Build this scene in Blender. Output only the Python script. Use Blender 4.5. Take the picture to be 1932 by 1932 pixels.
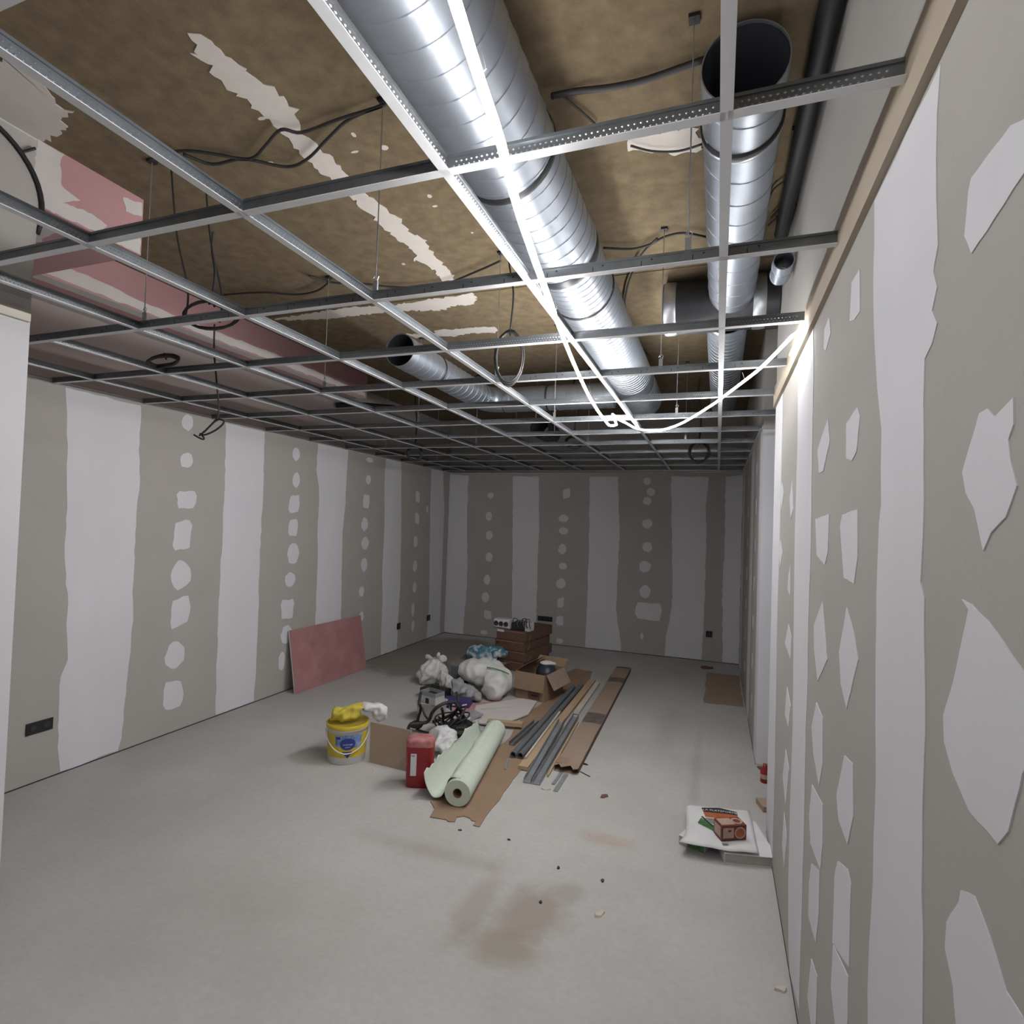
import bpy, bmesh, math, random
from mathutils import Vector, Matrix, noise as mnoise
random.seed(7)
PI = math.pi
for o in list(bpy.data.objects):
    bpy.data.objects.remove(o)
SC = bpy.context.scene
COL = SC.collection

# ------------------------------------------------------------------ camera
def rotation(yaw, pitch, roll):
    return Matrix.Rotation(yaw, 3, 'Z') @ Matrix.Rotation(pitch, 3, 'X') @ Matrix.Rotation(roll, 3, 'Y')
cam_data = bpy.data.cameras.new('camera')
cam_data.sensor_width = 36.0
cam_data.lens = 1062.575 / 1932 * 36
cam_data.clip_start = 0.02
cam = bpy.data.objects.new('camera', cam_data)
COL.objects.link(cam)
_r = rotation(math.radians(20.0802), math.radians(1.3647), math.radians(-1.9585))
_m = Matrix((_r.col[0], _r.col[2], -_r.col[1])).transposed().to_4x4()
_m.translation = (0.0024, -1.1307, 1.7191)
cam.matrix_world = _m
SC.camera = cam

# ------------------------------------------------------------------ world and exposure
world = bpy.data.worlds.new('world')
SC.world = world
world.use_nodes = True
world.node_tree.nodes['Background'].inputs['Color'].default_value = (0.9, 0.95, 1.0, 1)
world.node_tree.nodes['Background'].inputs['Strength'].default_value = 0.3
SC.view_settings.view_transform = 'Standard'
SC.view_settings.look = 'None'
SC.view_settings.gamma = 1.0
SC.view_settings.use_curve_mapping = False
SC.view_settings.exposure = 0.0
SC.cycles.use_denoising = True
SC.cycles.use_light_tree = False
SC.cycles.max_bounces = 7
SC.cycles.diffuse_bounces = 5
SC.cycles.glossy_bounces = 3
SC.cycles.use_adaptive_sampling = True
SC.cycles.adaptive_threshold = 0.05
LED_STRENGTH = 310.0

# ------------------------------------------------------------------ dimensions
H = 2.5187      # underside of the ceiling grid
SLAB = 3.27     # underside of the slab
XL, XR, YB = -3.99, 0.31, 6.868
YF = -4.2       # end of the room behind the camera
NEAR_X, NEAR_Y = -2.71, 0.36      # the thicker left wall close by
DOOR0, DOOR1 = 2.5, 3.5           # opening in the right wall

# ------------------------------------------------------------------ measured outlines (metres: wall = depth/height, floor and ceiling = x/y)
LEFT_BANDS = [[(1.281,2.5147),(1.302,2.28),(1.31,2.004),(1.326,1.728),(1.322,1.486),(1.344,1.243),(1.363,1.106),(1.36,0.971),(1.378,0.736),(1.341,0.638),(1.335,0.567),(1.342,0.309),(1.348,0.177),(1.371,0.012),(1.745,0.012),(1.768,0.096),(1.777,0.218),(1.783,0.414),(1.792,0.61),(1.803,0.785),(1.808,1.003),(1.797,1.205),(1.797,1.747),(1.81,1.962),(1.791,2.174),(1.79,2.502)],[(2.549,2.5147),(2.559,2.233),(2.566,1.914),(2.565,1.14),(2.562,0.914),(2.568,0.507),(2.578,0.235),(2.582,0.012),(3.003,0.012),(3.011,0.171),(3.013,0.464),(3.015,0.758),(3.001,1.104),(3.0,1.35),(3.003,1.844),(2.999,2.24),(2.99,2.512)],[(3.738,2.5147),(3.733,2.232),(3.785,2.068),(3.797,1.888),(3.79,1.605),(3.812,1.385),(3.812,1.114),(3.818,0.624),(3.836,0.012),(4.265,0.012),(4.25,0.608),(4.238,0.94),(4.223,1.313),(4.215,1.577),(4.245,1.849),(4.247,2.122),(4.258,2.5147)],[(5.04,2.5147),(5.029,2.151),(5.06,1.882),(5.067,1.28),(5.058,1.058),(5.091,0.773),(5.091,0.436),(5.1,0.012),(5.479,0.012),(5.486,0.412),(5.503,0.73),(5.49,1.264),(5.465,1.792),(5.411,2.5147)],[(6.26,2.511),(6.266,2.009),(6.325,0.84),(6.34,0.446),(6.297,0.012),(6.72,0.012),(6.717,0.194),(6.722,1.012),(6.72,1.933),(6.635,2.5147)]]
LEFT_SPOTS = [(2.18,2.452,0.053,0.067,0),(2.187,2.148,0.063,0.063,0),(2.204,1.835,0.088,0.072,1),(2.182,1.551,0.082,0.114,1),(2.184,1.235,0.096,0.118,0),(2.195,0.945,0.087,0.11,1),(2.167,0.603,0.086,0.113,0),(2.17,0.291,0.086,0.109,1),(3.422,2.36,0.053,0.069,0),(3.438,2.1,0.053,0.08,0),(3.423,1.859,0.076,0.085,1),(3.422,1.619,0.068,0.085,1),(3.438,1.359,0.084,0.106,0),(3.409,1.106,0.075,0.079,0),(3.39,0.814,0.09,0.095,1),(3.39,0.562,0.075,0.1,0),(3.341,0.311,0.044,0.094,0),(4.694,2.455,0.078,0.032,0),(4.677,2.214,0.055,0.058,0),(4.651,1.949,0.066,0.083,1),(4.638,1.673,0.066,0.083,0),(4.664,1.443,0.077,0.077,0),(4.661,1.181,0.066,0.083,0),(4.628,0.865,0.054,0.064,0),(4.649,0.565,0.044,0.064,0),(5.885,2.08,0.06,0.075,1),(5.893,1.773,0.06,0.075,1),(5.873,1.444,0.06,0.082,0),(5.885,1.1,0.06,0.082,0),(5.893,0.801,0.06,0.075,0),(5.872,0.49,0.045,0.097,0),(5.889,0.258,0.045,0.083,0),(6.177,1.912,0.032,0.054,0)]
BACK_BANDS = [[(-3.9850000000000003,2.492),(-3.9850000000000003,0.012),(-3.664,0.012),(-3.634,0.589),(-3.624,1.008),(-3.666,1.83),(-3.664,2.475)],[(-2.924,2.46),(-2.891,1.315),(-2.87,0.512),(-2.851,0.012),(-2.484,0.012),(-2.482,0.41),(-2.489,1.075),(-2.483,1.602),(-2.512,2.461)],[(-1.744,2.463),(-1.725,1.371),(-1.728,0.733),(-1.736,0.012),(-1.223,0.012),(-1.243,0.198),(-1.314,0.585),(-1.305,1.018),(-1.293,1.646),(-1.34,2.464)],[(-0.614,2.466),(-0.573,1.427),(-0.553,0.699),(-0.626,0.26),(-0.632,0.012),(-0.159,0.012),(-0.142,0.379),(-0.136,0.973),(-0.134,1.69),(-0.15,2.074),(-0.125,2.46)],[(0.088,2.46),(0.098,1.459),(0.081,1.079),(0.106,0.012),(0.305,0.012),(0.303,2.489)]]
BACK_SPOTS = [(-3.277,2.166,0.053,0.049,0),(-3.3,1.848,0.053,0.073,0),(-3.28,1.556,0.061,0.073,0),(-3.268,1.224,0.061,0.073,0),(-3.29,0.874,0.052,0.081,0),(-3.306,0.606,0.061,0.081,0),(-3.261,0.343,0.061,0.064,1),(-3.312,0.072,0.061,0.032,0),(-2.082,2.214,0.056,0.07,1),(-2.118,1.848,0.08,0.054,0),(-2.112,1.662,0.072,0.054,0),(-2.119,1.399,0.064,0.077,0),(-2.103,1.152,0.064,0.054,0),(-2.126,0.896,0.072,0.077,0),(-2.117,0.619,0.048,0.069,1),(-2.124,0.356,0.056,0.069,1),(-2.115,0.065,0.055,0.038,0),(-0.933,2.398,0.051,0.052,0),(-0.879,2.251,0.057,0.059,0),(-0.926,2.125,0.058,0.059,0),(-0.917,1.808,0.072,0.066,0),(-0.908,1.484,0.072,0.073,0),(-0.929,1.211,0.086,0.081,0),(-0.919,0.867,0.079,0.088,0),(-0.869,0.6,0.184,0.117,1),(-0.945,0.25,0.022,0.044,0)]
RIGHT_BANDS = [[(0.28,2.458),(0.273,2.362),(0.277,2.286),(0.251,2.123),(0.223,2.028),(0.186,1.936),(0.181,1.789),(0.191,1.748),(0.203,1.6),(0.194,1.397),(0.18,1.247),(0.188,1.125),(0.187,1.036),(0.207,0.905),(0.212,0.812),(0.19,0.565),(-0.112,0.791),(-0.102,0.995),(-0.087,1.24),(-0.088,1.355),(-0.091,1.424),(-0.08,1.626),(-0.06,1.651),(-0.069,1.783),(-0.059,1.938),(-0.062,2.009),(-0.095,2.023),(-0.114,2.048),(-0.092,2.077),(-0.111,2.106),(-0.096,2.134),(-0.097,2.144),(-0.111,2.169),(-0.102,2.253),(-0.101,2.385),(-0.113,2.452)],[(1.517,2.474),(1.501,2.278),(1.484,2.073),(1.507,1.707),(1.469,1.285),(1.439,0.918),(1.469,0.604),(1.466,0.299),(1.426,0.084),(1.371,0.012),(1.112,0.068),(1.104,0.265),(1.094,0.452),(1.087,0.746),(1.089,0.927),(1.092,1.032),(1.077,1.187),(1.087,1.424),(1.07,1.647),(1.077,1.869),(1.085,2.019),(1.091,2.321),(1.123,2.474)]]
RIGHT_SPOTS = [[(-0.397,2.18),(-0.367,2.187),(-0.34,2.2),(-0.232,2.203),(-0.224,2.189),(-0.213,2.134),(-0.236,2.099),(-0.303,2.111),(-0.368,2.124),(-0.398,2.128)],[(-0.354,1.881),(-0.31,1.868),(-0.289,1.882),(-0.267,1.88),(-0.24,1.844),(-0.217,1.812),(-0.23,1.782),(-0.256,1.76),(-0.284,1.707),(-0.304,1.73),(-0.34,1.748),(-0.365,1.782),(-0.35,1.81),(-0.344,1.835),(-0.355,1.851)],[(-0.222,1.642),(-0.244,1.631),(-0.196,1.524),(-0.164,1.472),(-0.168,1.436),(-0.201,1.405),(-0.253,1.379),(-0.331,1.378),(-0.355,1.403),(-0.384,1.478),(-0.412,1.52),(-0.411,1.567),(-0.381,1.585),(-0.318,1.616),(-0.252,1.639)],[(-0.232,1.268),(-0.272,1.285),(-0.315,1.263),(-0.354,1.232),(-0.39,1.232),(-0.419,1.214),(-0.232,1.06),(-0.212,1.132),(-0.183,1.161),(-0.187,1.199),(-0.228,1.252)],[(0.409,2.365),(0.397,2.257),(0.454,2.258),(0.509,2.274),(0.494,2.368)],[(0.406,2.029),(0.376,2.001),(0.404,1.924),(0.454,1.907),(0.518,1.922),(0.526,2.012)],[(0.382,1.785),(0.373,1.673),(0.404,1.608),(0.519,1.615),(0.578,1.746),(0.553,1.777)],[(0.478,1.544),(0.394,1.494),(0.347,1.443),(0.456,1.3),(0.529,1.342),(0.558,1.418)],[(0.469,1.182),(0.38,1.196),(0.363,1.085),(0.418,0.993),(0.524,1.001),(0.553,1.05)],[(0.523,0.897),(0.413,0.938),(0.376,0.924),(0.378,0.735),(0.568,0.665),(0.557,0.843)],[(0.558,0.665),(0.384,0.711),(0.382,0.606),(0.439,0.501),(0.511,0.492),(0.576,0.544)],[(0.805,2.392),(0.776,2.332),(0.852,2.301),(0.891,2.321),(0.886,2.382)],[(0.792,2.077),(0.751,2.0),(0.856,1.921),(0.932,1.924),(0.969,2.005)],[(0.738,1.784),(0.748,1.671),(0.791,1.632),(0.939,1.655),(0.984,1.775)],[(0.815,1.522),(0.718,1.365),(0.876,1.263),(0.958,1.353),(0.968,1.423)],[(0.889,1.194),(0.774,1.18),(0.759,1.053),(0.812,0.965),(0.929,1.022),(0.971,1.093)],[(0.938,0.917),(0.746,0.94),(0.734,0.833),(0.761,0.743),(0.943,0.726),(0.984,0.794)],[(0.92,0.676),(0.773,0.734),(0.771,0.613),(0.81,0.499),(0.957,0.487),(0.956,0.594)],[(0.883,0.403),(0.774,0.427),(0.782,0.285),(0.842,0.206),(0.939,0.245)],[(1.642,1.965),(1.583,1.832),(1.663,1.79),(1.718,1.885)],[(1.626,1.59),(1.616,1.45),(1.724,1.471),(1.698,1.54)],[(1.657,1.322),(1.545,1.284),(1.553,1.189),(1.779,1.216)],[(1.659,1.045),(1.519,1.001),(1.576,0.892),(1.718,0.911)],[(1.657,0.771),(1.527,0.735),(1.612,0.546),(1.747,0.615)],[(1.661,0.497),(1.552,0.44),(1.616,0.272),(1.712,0.326)],[(2.067,1.987),(1.973,1.928),(2.057,1.844),(2.118,1.93)],[(2.075,1.694),(1.971,1.629),(2.065,1.551),(2.132,1.624)]]
SLAB_SPOTS = [[(-1.644,0.158),(-1.61,0.179),(-1.592,0.223),(-1.582,0.283),(-1.583,0.344),(-1.57,0.372),(-1.55,0.416),(-1.547,0.516),(-1.531,0.54),(-1.575,0.579),(-1.575,0.603),(-1.603,0.65),(-1.592,0.716),(-1.591,0.803),(-1.599,0.866),(-1.601,0.96),(-1.603,1.077),(-1.585,1.164),(-1.581,1.282),(-1.555,1.341),(-1.591,1.444),(-1.539,1.546),(-1.571,1.685),(-1.587,1.78),(-1.573,1.934),(-1.601,2.065),(-1.684,2.058),(-1.671,1.884),(-1.713,1.758),(-1.732,1.759),(-1.665,1.704),(-1.698,1.441),(-1.683,1.252),(-1.694,1.194),(-1.688,1.087),(-1.689,0.953),(-1.701,0.885),(-1.707,0.796),(-1.697,0.7),(-1.684,0.661),(-1.694,0.59),(-1.681,0.54),(-1.696,0.489),(-1.677,0.445),(-1.714,0.385),(-1.692,0.353),(-1.698,0.307),(-1.664,0.287),(-1.701,0.227),(-1.679,0.234),(-1.652,0.18)],[(-3.296,2.329),(-2.935,2.293),(-2.55,2.272),(-2.239,2.329),(-2.115,2.311),(-1.942,2.295),(-1.679,2.295),(-1.587,2.273),(-1.584,2.357),(-1.646,2.451),(-1.833,2.439),(-1.887,2.503),(-2.19,2.436),(-2.413,2.418),(-2.783,2.42),(-3.144,2.384)],[(-2.449,2.883),(-2.258,2.954),(-2.128,2.859),(-1.931,2.9),(-1.761,2.893),(-1.67,2.926),(-1.679,3.006),(-1.719,3.048),(-1.921,2.997),(-2.099,3.038),(-2.238,2.992),(-2.418,3.003)],[(-0.368,1.077),(-0.296,1.058),(-0.169,1.082),(-0.099,1.096),(-0.097,1.22),(-0.151,1.229),(-0.206,1.239),(-0.256,1.188),(-0.372,1.144)],[(-2.337,0.023),(-2.33,0.068),(-2.345,0.166),(-2.386,0.222),(-2.419,0.271),(-2.379,0.29),(-2.479,0.298),(-2.522,0.349),(-2.708,0.374),(-2.708,0.343),(-2.708,0.304),(-2.708,0.18)]]
BULK_SPOTS = [[(0.349,3.268),(0.398,3.268),(0.455,3.268),(0.439,3.231),(0.446,3.129),(0.526,3.106),(0.456,3.057),(0.575,3.073),(0.649,3.056),(0.612,3.0),(0.473,2.995),(0.387,2.995),(0.377,3.027),(0.341,3.104)],[(0.713,3.227),(0.756,3.235),(0.805,3.252),(0.808,3.182),(0.732,3.168)],[(0.614,2.995),(0.808,3.088),(0.81,2.995),(0.769,2.995)]]
SOFFIT_SPOTS = [[(-3.598,0.87),(-3.387,0.887),(-3.381,0.975),(-3.355,1.103),(-3.405,1.203),(-3.368,1.522),(-3.41,1.741),(-3.543,1.598),(-3.664,1.443),(-3.672,1.252),(-3.655,1.052)],[(-3.324,0.811),(-3.059,0.822),(-3.018,0.872),(-3.266,0.867)]]
LEDA = [[-0.372,-0.421,2.474],[-0.395,-0.277,2.474],[-0.418,-0.117,2.474],[-0.473,0.171,2.474],[-0.558,0.761,2.474],[-0.631,1.33,2.474],[-0.703,1.994,2.474],[-0.74,2.482,2.474]]
LEDB = [[-0.576,3.127,2.474],[-0.512,3.206,2.474],[-0.402,3.2,2.474],[-0.235,2.924,2.474],[-0.026,2.336,2.474],[0.101,1.894,2.474],[0.178,1.606,2.474],[0.252,1.218,2.474]]
SLAB_CABLES = [[[-2.334,0.564,3.245],[-2.158,0.564,3.245],[-2.041,0.618,3.245],[-1.914,0.693,3.245],[-1.783,0.646,3.245],[-1.65,0.589,3.245],[-1.579,0.627,3.245],[-1.39,0.61,3.245],[-1.177,0.6,3.245]],[[-2.162,0.581,3.245],[-2.101,0.672,3.245],[-1.937,0.686,3.245],[-1.798,0.784,3.245],[-1.671,0.767,3.245],[-1.497,0.684,3.245],[-1.351,0.622,3.245],[-1.174,0.596,3.245]],[[-3.356,1.798,3.245],[-3.168,1.803,3.245],[-2.927,1.842,3.245],[-2.736,1.93,3.245],[-2.544,1.911,3.245],[-2.369,1.808,3.245]],[[-2.447,1.707,3.245],[-2.375,1.831,3.245],[-2.199,1.896,3.245],[-1.994,2.011,3.245],[-1.709,2.057,3.245],[-1.398,1.941,3.245],[-1.21,1.854,3.245]],[[-0.618,1.869,3.245],[-0.478,1.922,3.245],[-0.377,1.903,3.245],[-0.289,1.842,3.245],[-0.196,1.831,3.245],[-0.082,1.909,3.245]],[[-0.33,1.847,3.245],[-0.413,1.972,3.245],[-0.486,2.149,3.245],[-0.573,2.429,3.245],[-0.643,2.824,3.245],[-0.647,3.403,3.245],[-0.596,3.878,3.245]],[[-0.588,0.743,3.245],[-0.493,0.748,3.245],[-0.385,0.765,3.245],[-0.259,0.768,3.245],[-0.072,0.741,3.245]],[[-0.551,0.75,3.245],[-0.512,0.829,3.245],[-0.465,0.931,3.245]],[[-0.358,1.086,3.245],[-0.282,1.143,3.245],[-0.181,1.174,3.245],[-0.09,1.159,3.245]],[[0.21,1.796,3.245],[0.257,1.694,3.245],[0.306,1.643,3.245]],[[0.204,1.869,3.245],[0.273,1.744,3.245],[0.319,1.712,3.245]],[[0.189,1.629,3.245],[0.204,1.55,3.245],[0.275,1.473,3.245]]]
CB = [(-1.618,2.016),(-1.555,1.945),(-1.534,1.847),(-1.428,1.862),(-1.417,1.847),(-1.378,1.864),(-1.388,1.912),(-1.356,1.939),(-1.309,1.933),(-1.292,1.909),(-1.267,1.914),(-1.267,1.87),(-1.225,1.87),(-1.237,2.1),(-1.257,2.704),(-1.297,3.587),(-1.318,5.247),(-1.365,5.585),(-1.585,5.636),(-1.648,5.252),(-1.557,4.124),(-1.611,3.732),(-1.532,3.173),(-1.582,2.652)]
TANGLE = [(0.016,[[-2.286,3.068,0.3],[-2.205,2.898,0.28],[-2.206,2.93,0.22],[-2.256,2.983,0.12],[-2.273,3.005,0.02]]),(0.012,[[-2.24,3.011,0.2],[-2.194,2.985,0.15],[-2.172,3.019,0.1]]),(0.018,[[-2.304,2.911,0.05],[-2.264,2.88,0.1],[-2.215,2.93,0.1],[-2.147,2.953,0.12],[-2.105,2.932,0.2],[-2.048,2.927,0.26],[-2.002,2.983,0.28],[-1.968,3.071,0.26],[-1.95,3.085,0.22],[-2.012,3.131,0.15],[-2.096,3.126,0.1],[-2.163,3.06,0.08]]),(0.017,[[-2.023,3.2,0.3],[-1.96,3.111,0.28],[-1.961,3.109,0.22],[-1.955,3.173,0.15],[-1.937,3.224,0.08],[-1.917,3.239,0.03]]),(0.016,[[-2.026,2.95,0.24],[-2.056,3.033,0.16],[-2.115,3.147,0.06]]),(0.01,[[-1.983,3.013,0.27],[-2.003,3.068,0.2]]),(0.014,[[-2.26,2.998,0.02],[-2.194,2.977,0.02],[-2.116,2.976,0.02],[-2.102,3.021,0.02]]),(0.014,[[-2.006,3.148,0.15],[-1.957,3.15,0.1],[-1.907,3.109,0.06],[-1.905,3.046,0.03]]),(0.014,[[-2.062,3.185,0.1],[-1.962,3.102,0.08],[-1.921,3.059,0.04]])]
HANG = [[-3.051,1.561,2.94],[-3.045,1.561,2.775],[-3.023,1.561,2.638],[-2.996,1.561,2.483],[-2.981,1.561,2.381],[-2.995,1.561,2.324]]
HANG_TAIL = [[[-2.995,1.561,2.331],[-3.033,1.561,2.299],[-3.085,1.561,2.259],[-3.137,1.561,2.226]],[[-2.995,1.561,2.331],[-2.946,1.561,2.32],[-2.949,1.561,2.296],[-3.013,1.561,2.257],[-3.096,1.561,2.232],[-3.138,1.561,2.24]],[[-3.138,1.561,2.24],[-3.109,1.561,2.212],[-3.126,1.561,2.206],[-3.197,1.561,2.235]],[[-3.0,1.561,2.331],[-3.043,1.561,2.309],[-3.12,1.561,2.25]]]

# ------------------------------------------------------------------ materials
def mat(name, col, rough=0.85, metal=0.0, col2=None, scale=6.0, amt=0.5, bump=0.0, bscale=None, stretch=None, detail=4.0, spec=None, trans=0.0):
    m = bpy.data.materials.new(name)
    m.use_nodes = True
    nt = m.node_tree
    b = nt.nodes['Principled BSDF']
    b.inputs['Roughness'].default_value = rough
    b.inputs['Metallic'].default_value = metal
    if spec is not None:
        b.inputs['Specular IOR Level'].default_value = spec
    if trans:
        b.inputs['Transmission Weight'].default_value = trans
    c2 = col2 if col2 else tuple(min(1, c * 0.82) for c in col)
    tc = nt.nodes.new('ShaderNodeTexCoord')
    mp = nt.nodes.new('ShaderNodeMapping')
    nt.links.new(tc.outputs['Object'], mp.inputs['Vector'])
    if stretch:
        mp.inputs['Scale'].default_value = stretch
    n = nt.nodes.new('ShaderNodeTexNoise')
    n.inputs['Scale'].default_value = scale
    n.inputs['Detail'].default_value = detail
    n.inputs['Roughness'].default_value = 0.6
    nt.links.new(mp.outputs['Vector'], n.inputs['Vector'])
    r = nt.nodes.new('ShaderNodeValToRGB')
    r.color_ramp.elements[0].position = 0.5 - 0.5 * amt
    r.color_ramp.elements[1].position = 0.5 + 0.5 * amt
    r.color_ramp.elements[0].color = (*c2, 1)
    r.color_ramp.elements[1].color = (*col, 1)
    nt.links.new(n.outputs['Fac'], r.inputs['Fac'])
    nt.links.new(r.outputs['Color'], b.inputs['Base Color'])
    if bump:
        n2 = nt.nodes.new('ShaderNodeTexNoise')
        n2.inputs['Scale'].default_value = bscale or scale * 4
        n2.inputs['Detail'].default_value = 5
        nt.links.new(mp.outputs['Vector'], n2.inputs['Vector'])
        bp = nt.nodes.new('ShaderNodeBump')
        bp.inputs['Strength'].default_value = bump
        bp.inputs['Distance'].default_value = 0.01
        nt.links.new(n2.outputs['Fac'], bp.inputs['Height'])
        nt.links.new(bp.outputs['Normal'], b.inputs['Normal'])
    return m

def emission(name, col, strength):
    m = bpy.data.materials.new(name)
    m.use_nodes = True
    nt = m.node_tree
    nt.nodes.remove(nt.nodes['Principled BSDF'])
    e = nt.nodes.new('ShaderNodeEmission')
    e.inputs['Color'].default_value = (*col, 1)
    e.inputs['Strength'].default_value = strength
    nt.links.new(e.outputs['Emission'], nt.nodes['Material Output'].inputs['Surface'])
    return m

M = {}
M['board'] = mat('grey_plasterboard', (0.42, 0.402, 0.378), 0.9, col2=(0.37, 0.354, 0.333), scale=2.2, amt=0.7, bump=0.05, bscale=60)
M['compound'] = mat('joint_compound', (0.675, 0.675, 0.712), 0.85, col2=(0.61, 0.61, 0.642), scale=3.0, amt=0.6, bump=0.06, bscale=25, stretch=(1, 1, 0.35))
M['compound_thin'] = mat('thin_compound', (0.60, 0.57, 0.56), 0.85, col2=(0.52, 0.49, 0.48), scale=7, amt=0.6)
M['white_wall'] = mat('white_plaster', (0.55, 0.55, 0.578), 0.85, col2=(0.51, 0.51, 0.535), scale=1.5, amt=0.6)
M['pink'] = mat('pink_fire_board', (0.47, 0.27, 0.28), 0.85, col2=(0.40, 0.22, 0.235), scale=3, amt=0.6)
M['pink_dusty'] = mat('dusty_pink_board', (0.42, 0.215, 0.22), 0.85, col2=(0.31, 0.14, 0.147), scale=5, amt=0.45, bump=0.05)
M['pinkgrey'] = mat('pinkish_grey_board', (0.47, 0.415, 0.395), 0.88, col2=(0.42, 0.36, 0.345), scale=1.6, amt=0.6)
M['slab'] = mat('brown_wood_wool', (0.235, 0.175, 0.100), 0.95, col2=(0.085, 0.062, 0.036), scale=14, amt=0.8, bump=0.35, bscale=300, detail=12)
M['slab_spot'] = mat('pale_plaster_smear', (0.60, 0.555, 0.52), 0.9, col2=(0.53, 0.49, 0.45), scale=10, amt=0.5)
M['beige'] = mat('beige_paper_strip', (0.45, 0.385, 0.30), 0.8, col2=(0.37, 0.315, 0.245), scale=3, amt=0.6, stretch=(1, 0.3, 1))
M['pale_trim'] = mat('pale_paper_trim', (0.56, 0.53, 0.47), 0.8)
M['web'] = mat('dull_galvanised_web', (0.25, 0.268, 0.288), 0.38, 0.8, col2=(0.17, 0.183, 0.197), scale=14, amt=0.6)
M['galv'] = mat('galvanised_steel', (0.55, 0.57, 0.60), 0.36, 0.85, col2=(0.40, 0.42, 0.45), scale=14, amt=0.6)
M['galv_dark'] = mat('dark_galvanised', (0.055, 0.057, 0.063), 0.42, 0.5, col2=(0.03, 0.031, 0.036), scale=8, amt=0.6)
M['duct'] = mat('spiral_duct_steel', (0.43, 0.465, 0.525), 0.42, 0.86, col2=(0.33, 0.36, 0.41), scale=9, amt=0.6)
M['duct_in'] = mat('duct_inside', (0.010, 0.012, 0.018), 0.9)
M['flange'] = mat('white_tee_flange', (0.70, 0.70, 0.72), 0.55, 0.1, scale=4, amt=0.4)
M['black'] = mat('black_rubber', (0.012, 0.012, 0.014), 0.6, scale=9)
M['cable'] = mat('dark_grey_cable', (0.03, 0.028, 0.028), 0.6, scale=9)
M['cable_grey'] = mat('grey_cable', (0.12, 0.115, 0.115), 0.6, scale=9)
M['card'] = mat('brown_cardboard', (0.30, 0.205, 0.135), 0.9, col2=(0.24, 0.16, 0.105), scale=5, amt=0.6)
M['card_dark'] = mat('dark_cardboard', (0.155, 0.088, 0.062), 0.9, col2=(0.115, 0.064, 0.046), scale=6, amt=0.6)
M['card_pale'] = mat('dusty_cardboard', (0.33, 0.25, 0.195), 0.9, col2=(0.26, 0.19, 0.145), scale=4, amt=0.7)
M['tape'] = mat('grey_printed_band', (0.085, 0.075, 0.07), 0.8, col2=(0.15, 0.13, 0.115), scale=18, amt=0.4)
M['wood'] = mat('pale_wood', (0.47, 0.35, 0.225), 0.75, col2=(0.38, 0.27, 0.165), scale=4, amt=0.6, stretch=(0.3, 6, 6))
M['ply'] = mat('dusty_plywood', (0.40, 0.30, 0.225), 0.85, col2=(0.31, 0.225, 0.165), scale=5, amt=0.7)
M['wood_white'] = mat('dusty_white_batten', (0.56, 0.50, 0.43), 0.85, scale=8)
M['yellow'] = mat('yellow_plastic', (0.60, 0.475, 0.02), 0.45, col2=(0.46, 0.34, 0.03), scale=12, amt=0.6)
M['yellow_paper'] = mat('yellow_paper_bag', (0.62, 0.51, 0.05), 0.7, col2=(0.42, 0.34, 0.06), scale=9, amt=0.5, bump=0.3, bscale=30)
M['white_paper'] = mat('white_paper_bag', (0.66, 0.66, 0.67), 0.7, col2=(0.56, 0.56, 0.57), scale=9, amt=0.6, bump=0.3, bscale=30)
M['white_plastic'] = mat('white_plastic', (0.66, 0.65, 0.64), 0.5, scale=6)
M['blue'] = mat('deep_blue_print', (0.025, 0.045, 0.26), 0.5, scale=10)
M['blue_pale'] = mat('pale_blue_print', (0.24, 0.33, 0.52), 0.5, col2=(0.06, 0.12, 0.34), scale=26, amt=0.3)
M['red'] = mat('red_jug_plastic', (0.30, 0.012, 0.018), 0.35, col2=(0.22, 0.012, 0.016), scale=7, amt=0.6)
M['red_dusty'] = mat('dusty_red_plastic', (0.40, 0.22, 0.21), 0.8, col2=(0.30, 0.06, 0.06), scale=16, amt=0.4)
M['mesh'] = mat('pale_green_glass_mesh', (0.56, 0.62, 0.54), 0.75, col2=(0.50, 0.56, 0.485), scale=12, amt=0.6, bump=0.2, bscale=120)
M['sack'] = mat('white_woven_sack', (0.66, 0.66, 0.64), 0.75, col2=(0.56, 0.56, 0.54), scale=5, amt=0.6, bump=0.25, bscale=22)
M['film'] = mat('white_plastic_film', (0.62, 0.615, 0.60), 0.4, col2=(0.50, 0.49, 0.475), scale=9, amt=0.6, bump=0.4, bscale=18)
M['clear'] = mat('greyish_clear_film', (0.36, 0.36, 0.37), 0.35, col2=(0.24, 0.24, 0.26), scale=10, amt=0.6, bump=0.5, bscale=18)
M['green'] = mat('green_print', (0.07, 0.20, 0.065), 0.6, col2=(0.03, 0.09, 0.03), scale=40, amt=0.3)
M['green_tie'] = mat('green_tie', (0.10, 0.24, 0.09), 0.6)
M['bluebag'] = mat('blue_green_white_bag', (0.58, 0.62, 0.66), 0.5, col2=(0.05, 0.17, 0.26), scale=9, amt=0.16, bump=0.4, bscale=14)
M['conduit'] = mat('grey_plastic_conduit', (0.13, 0.142, 0.155), 0.55, scale=8)
M['stud'] = mat('dusty_steel_stud', (0.36, 0.38, 0.40), 0.5, 0.4, col2=(0.22, 0.235, 0.25), scale=10, amt=0.6)
M['purple'] = mat('purple_packet', (0.05, 0.04, 0.16), 0.5, scale=12)
M['dusty_grey'] = mat('dusty_grey_plastic', (0.50, 0.485, 0.47), 0.7, col2=(0.38, 0.365, 0.35), scale=9, amt=0.5)
M['print_black'] = mat('black_print', (0.02, 0.02, 0.02), 0.6)
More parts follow.
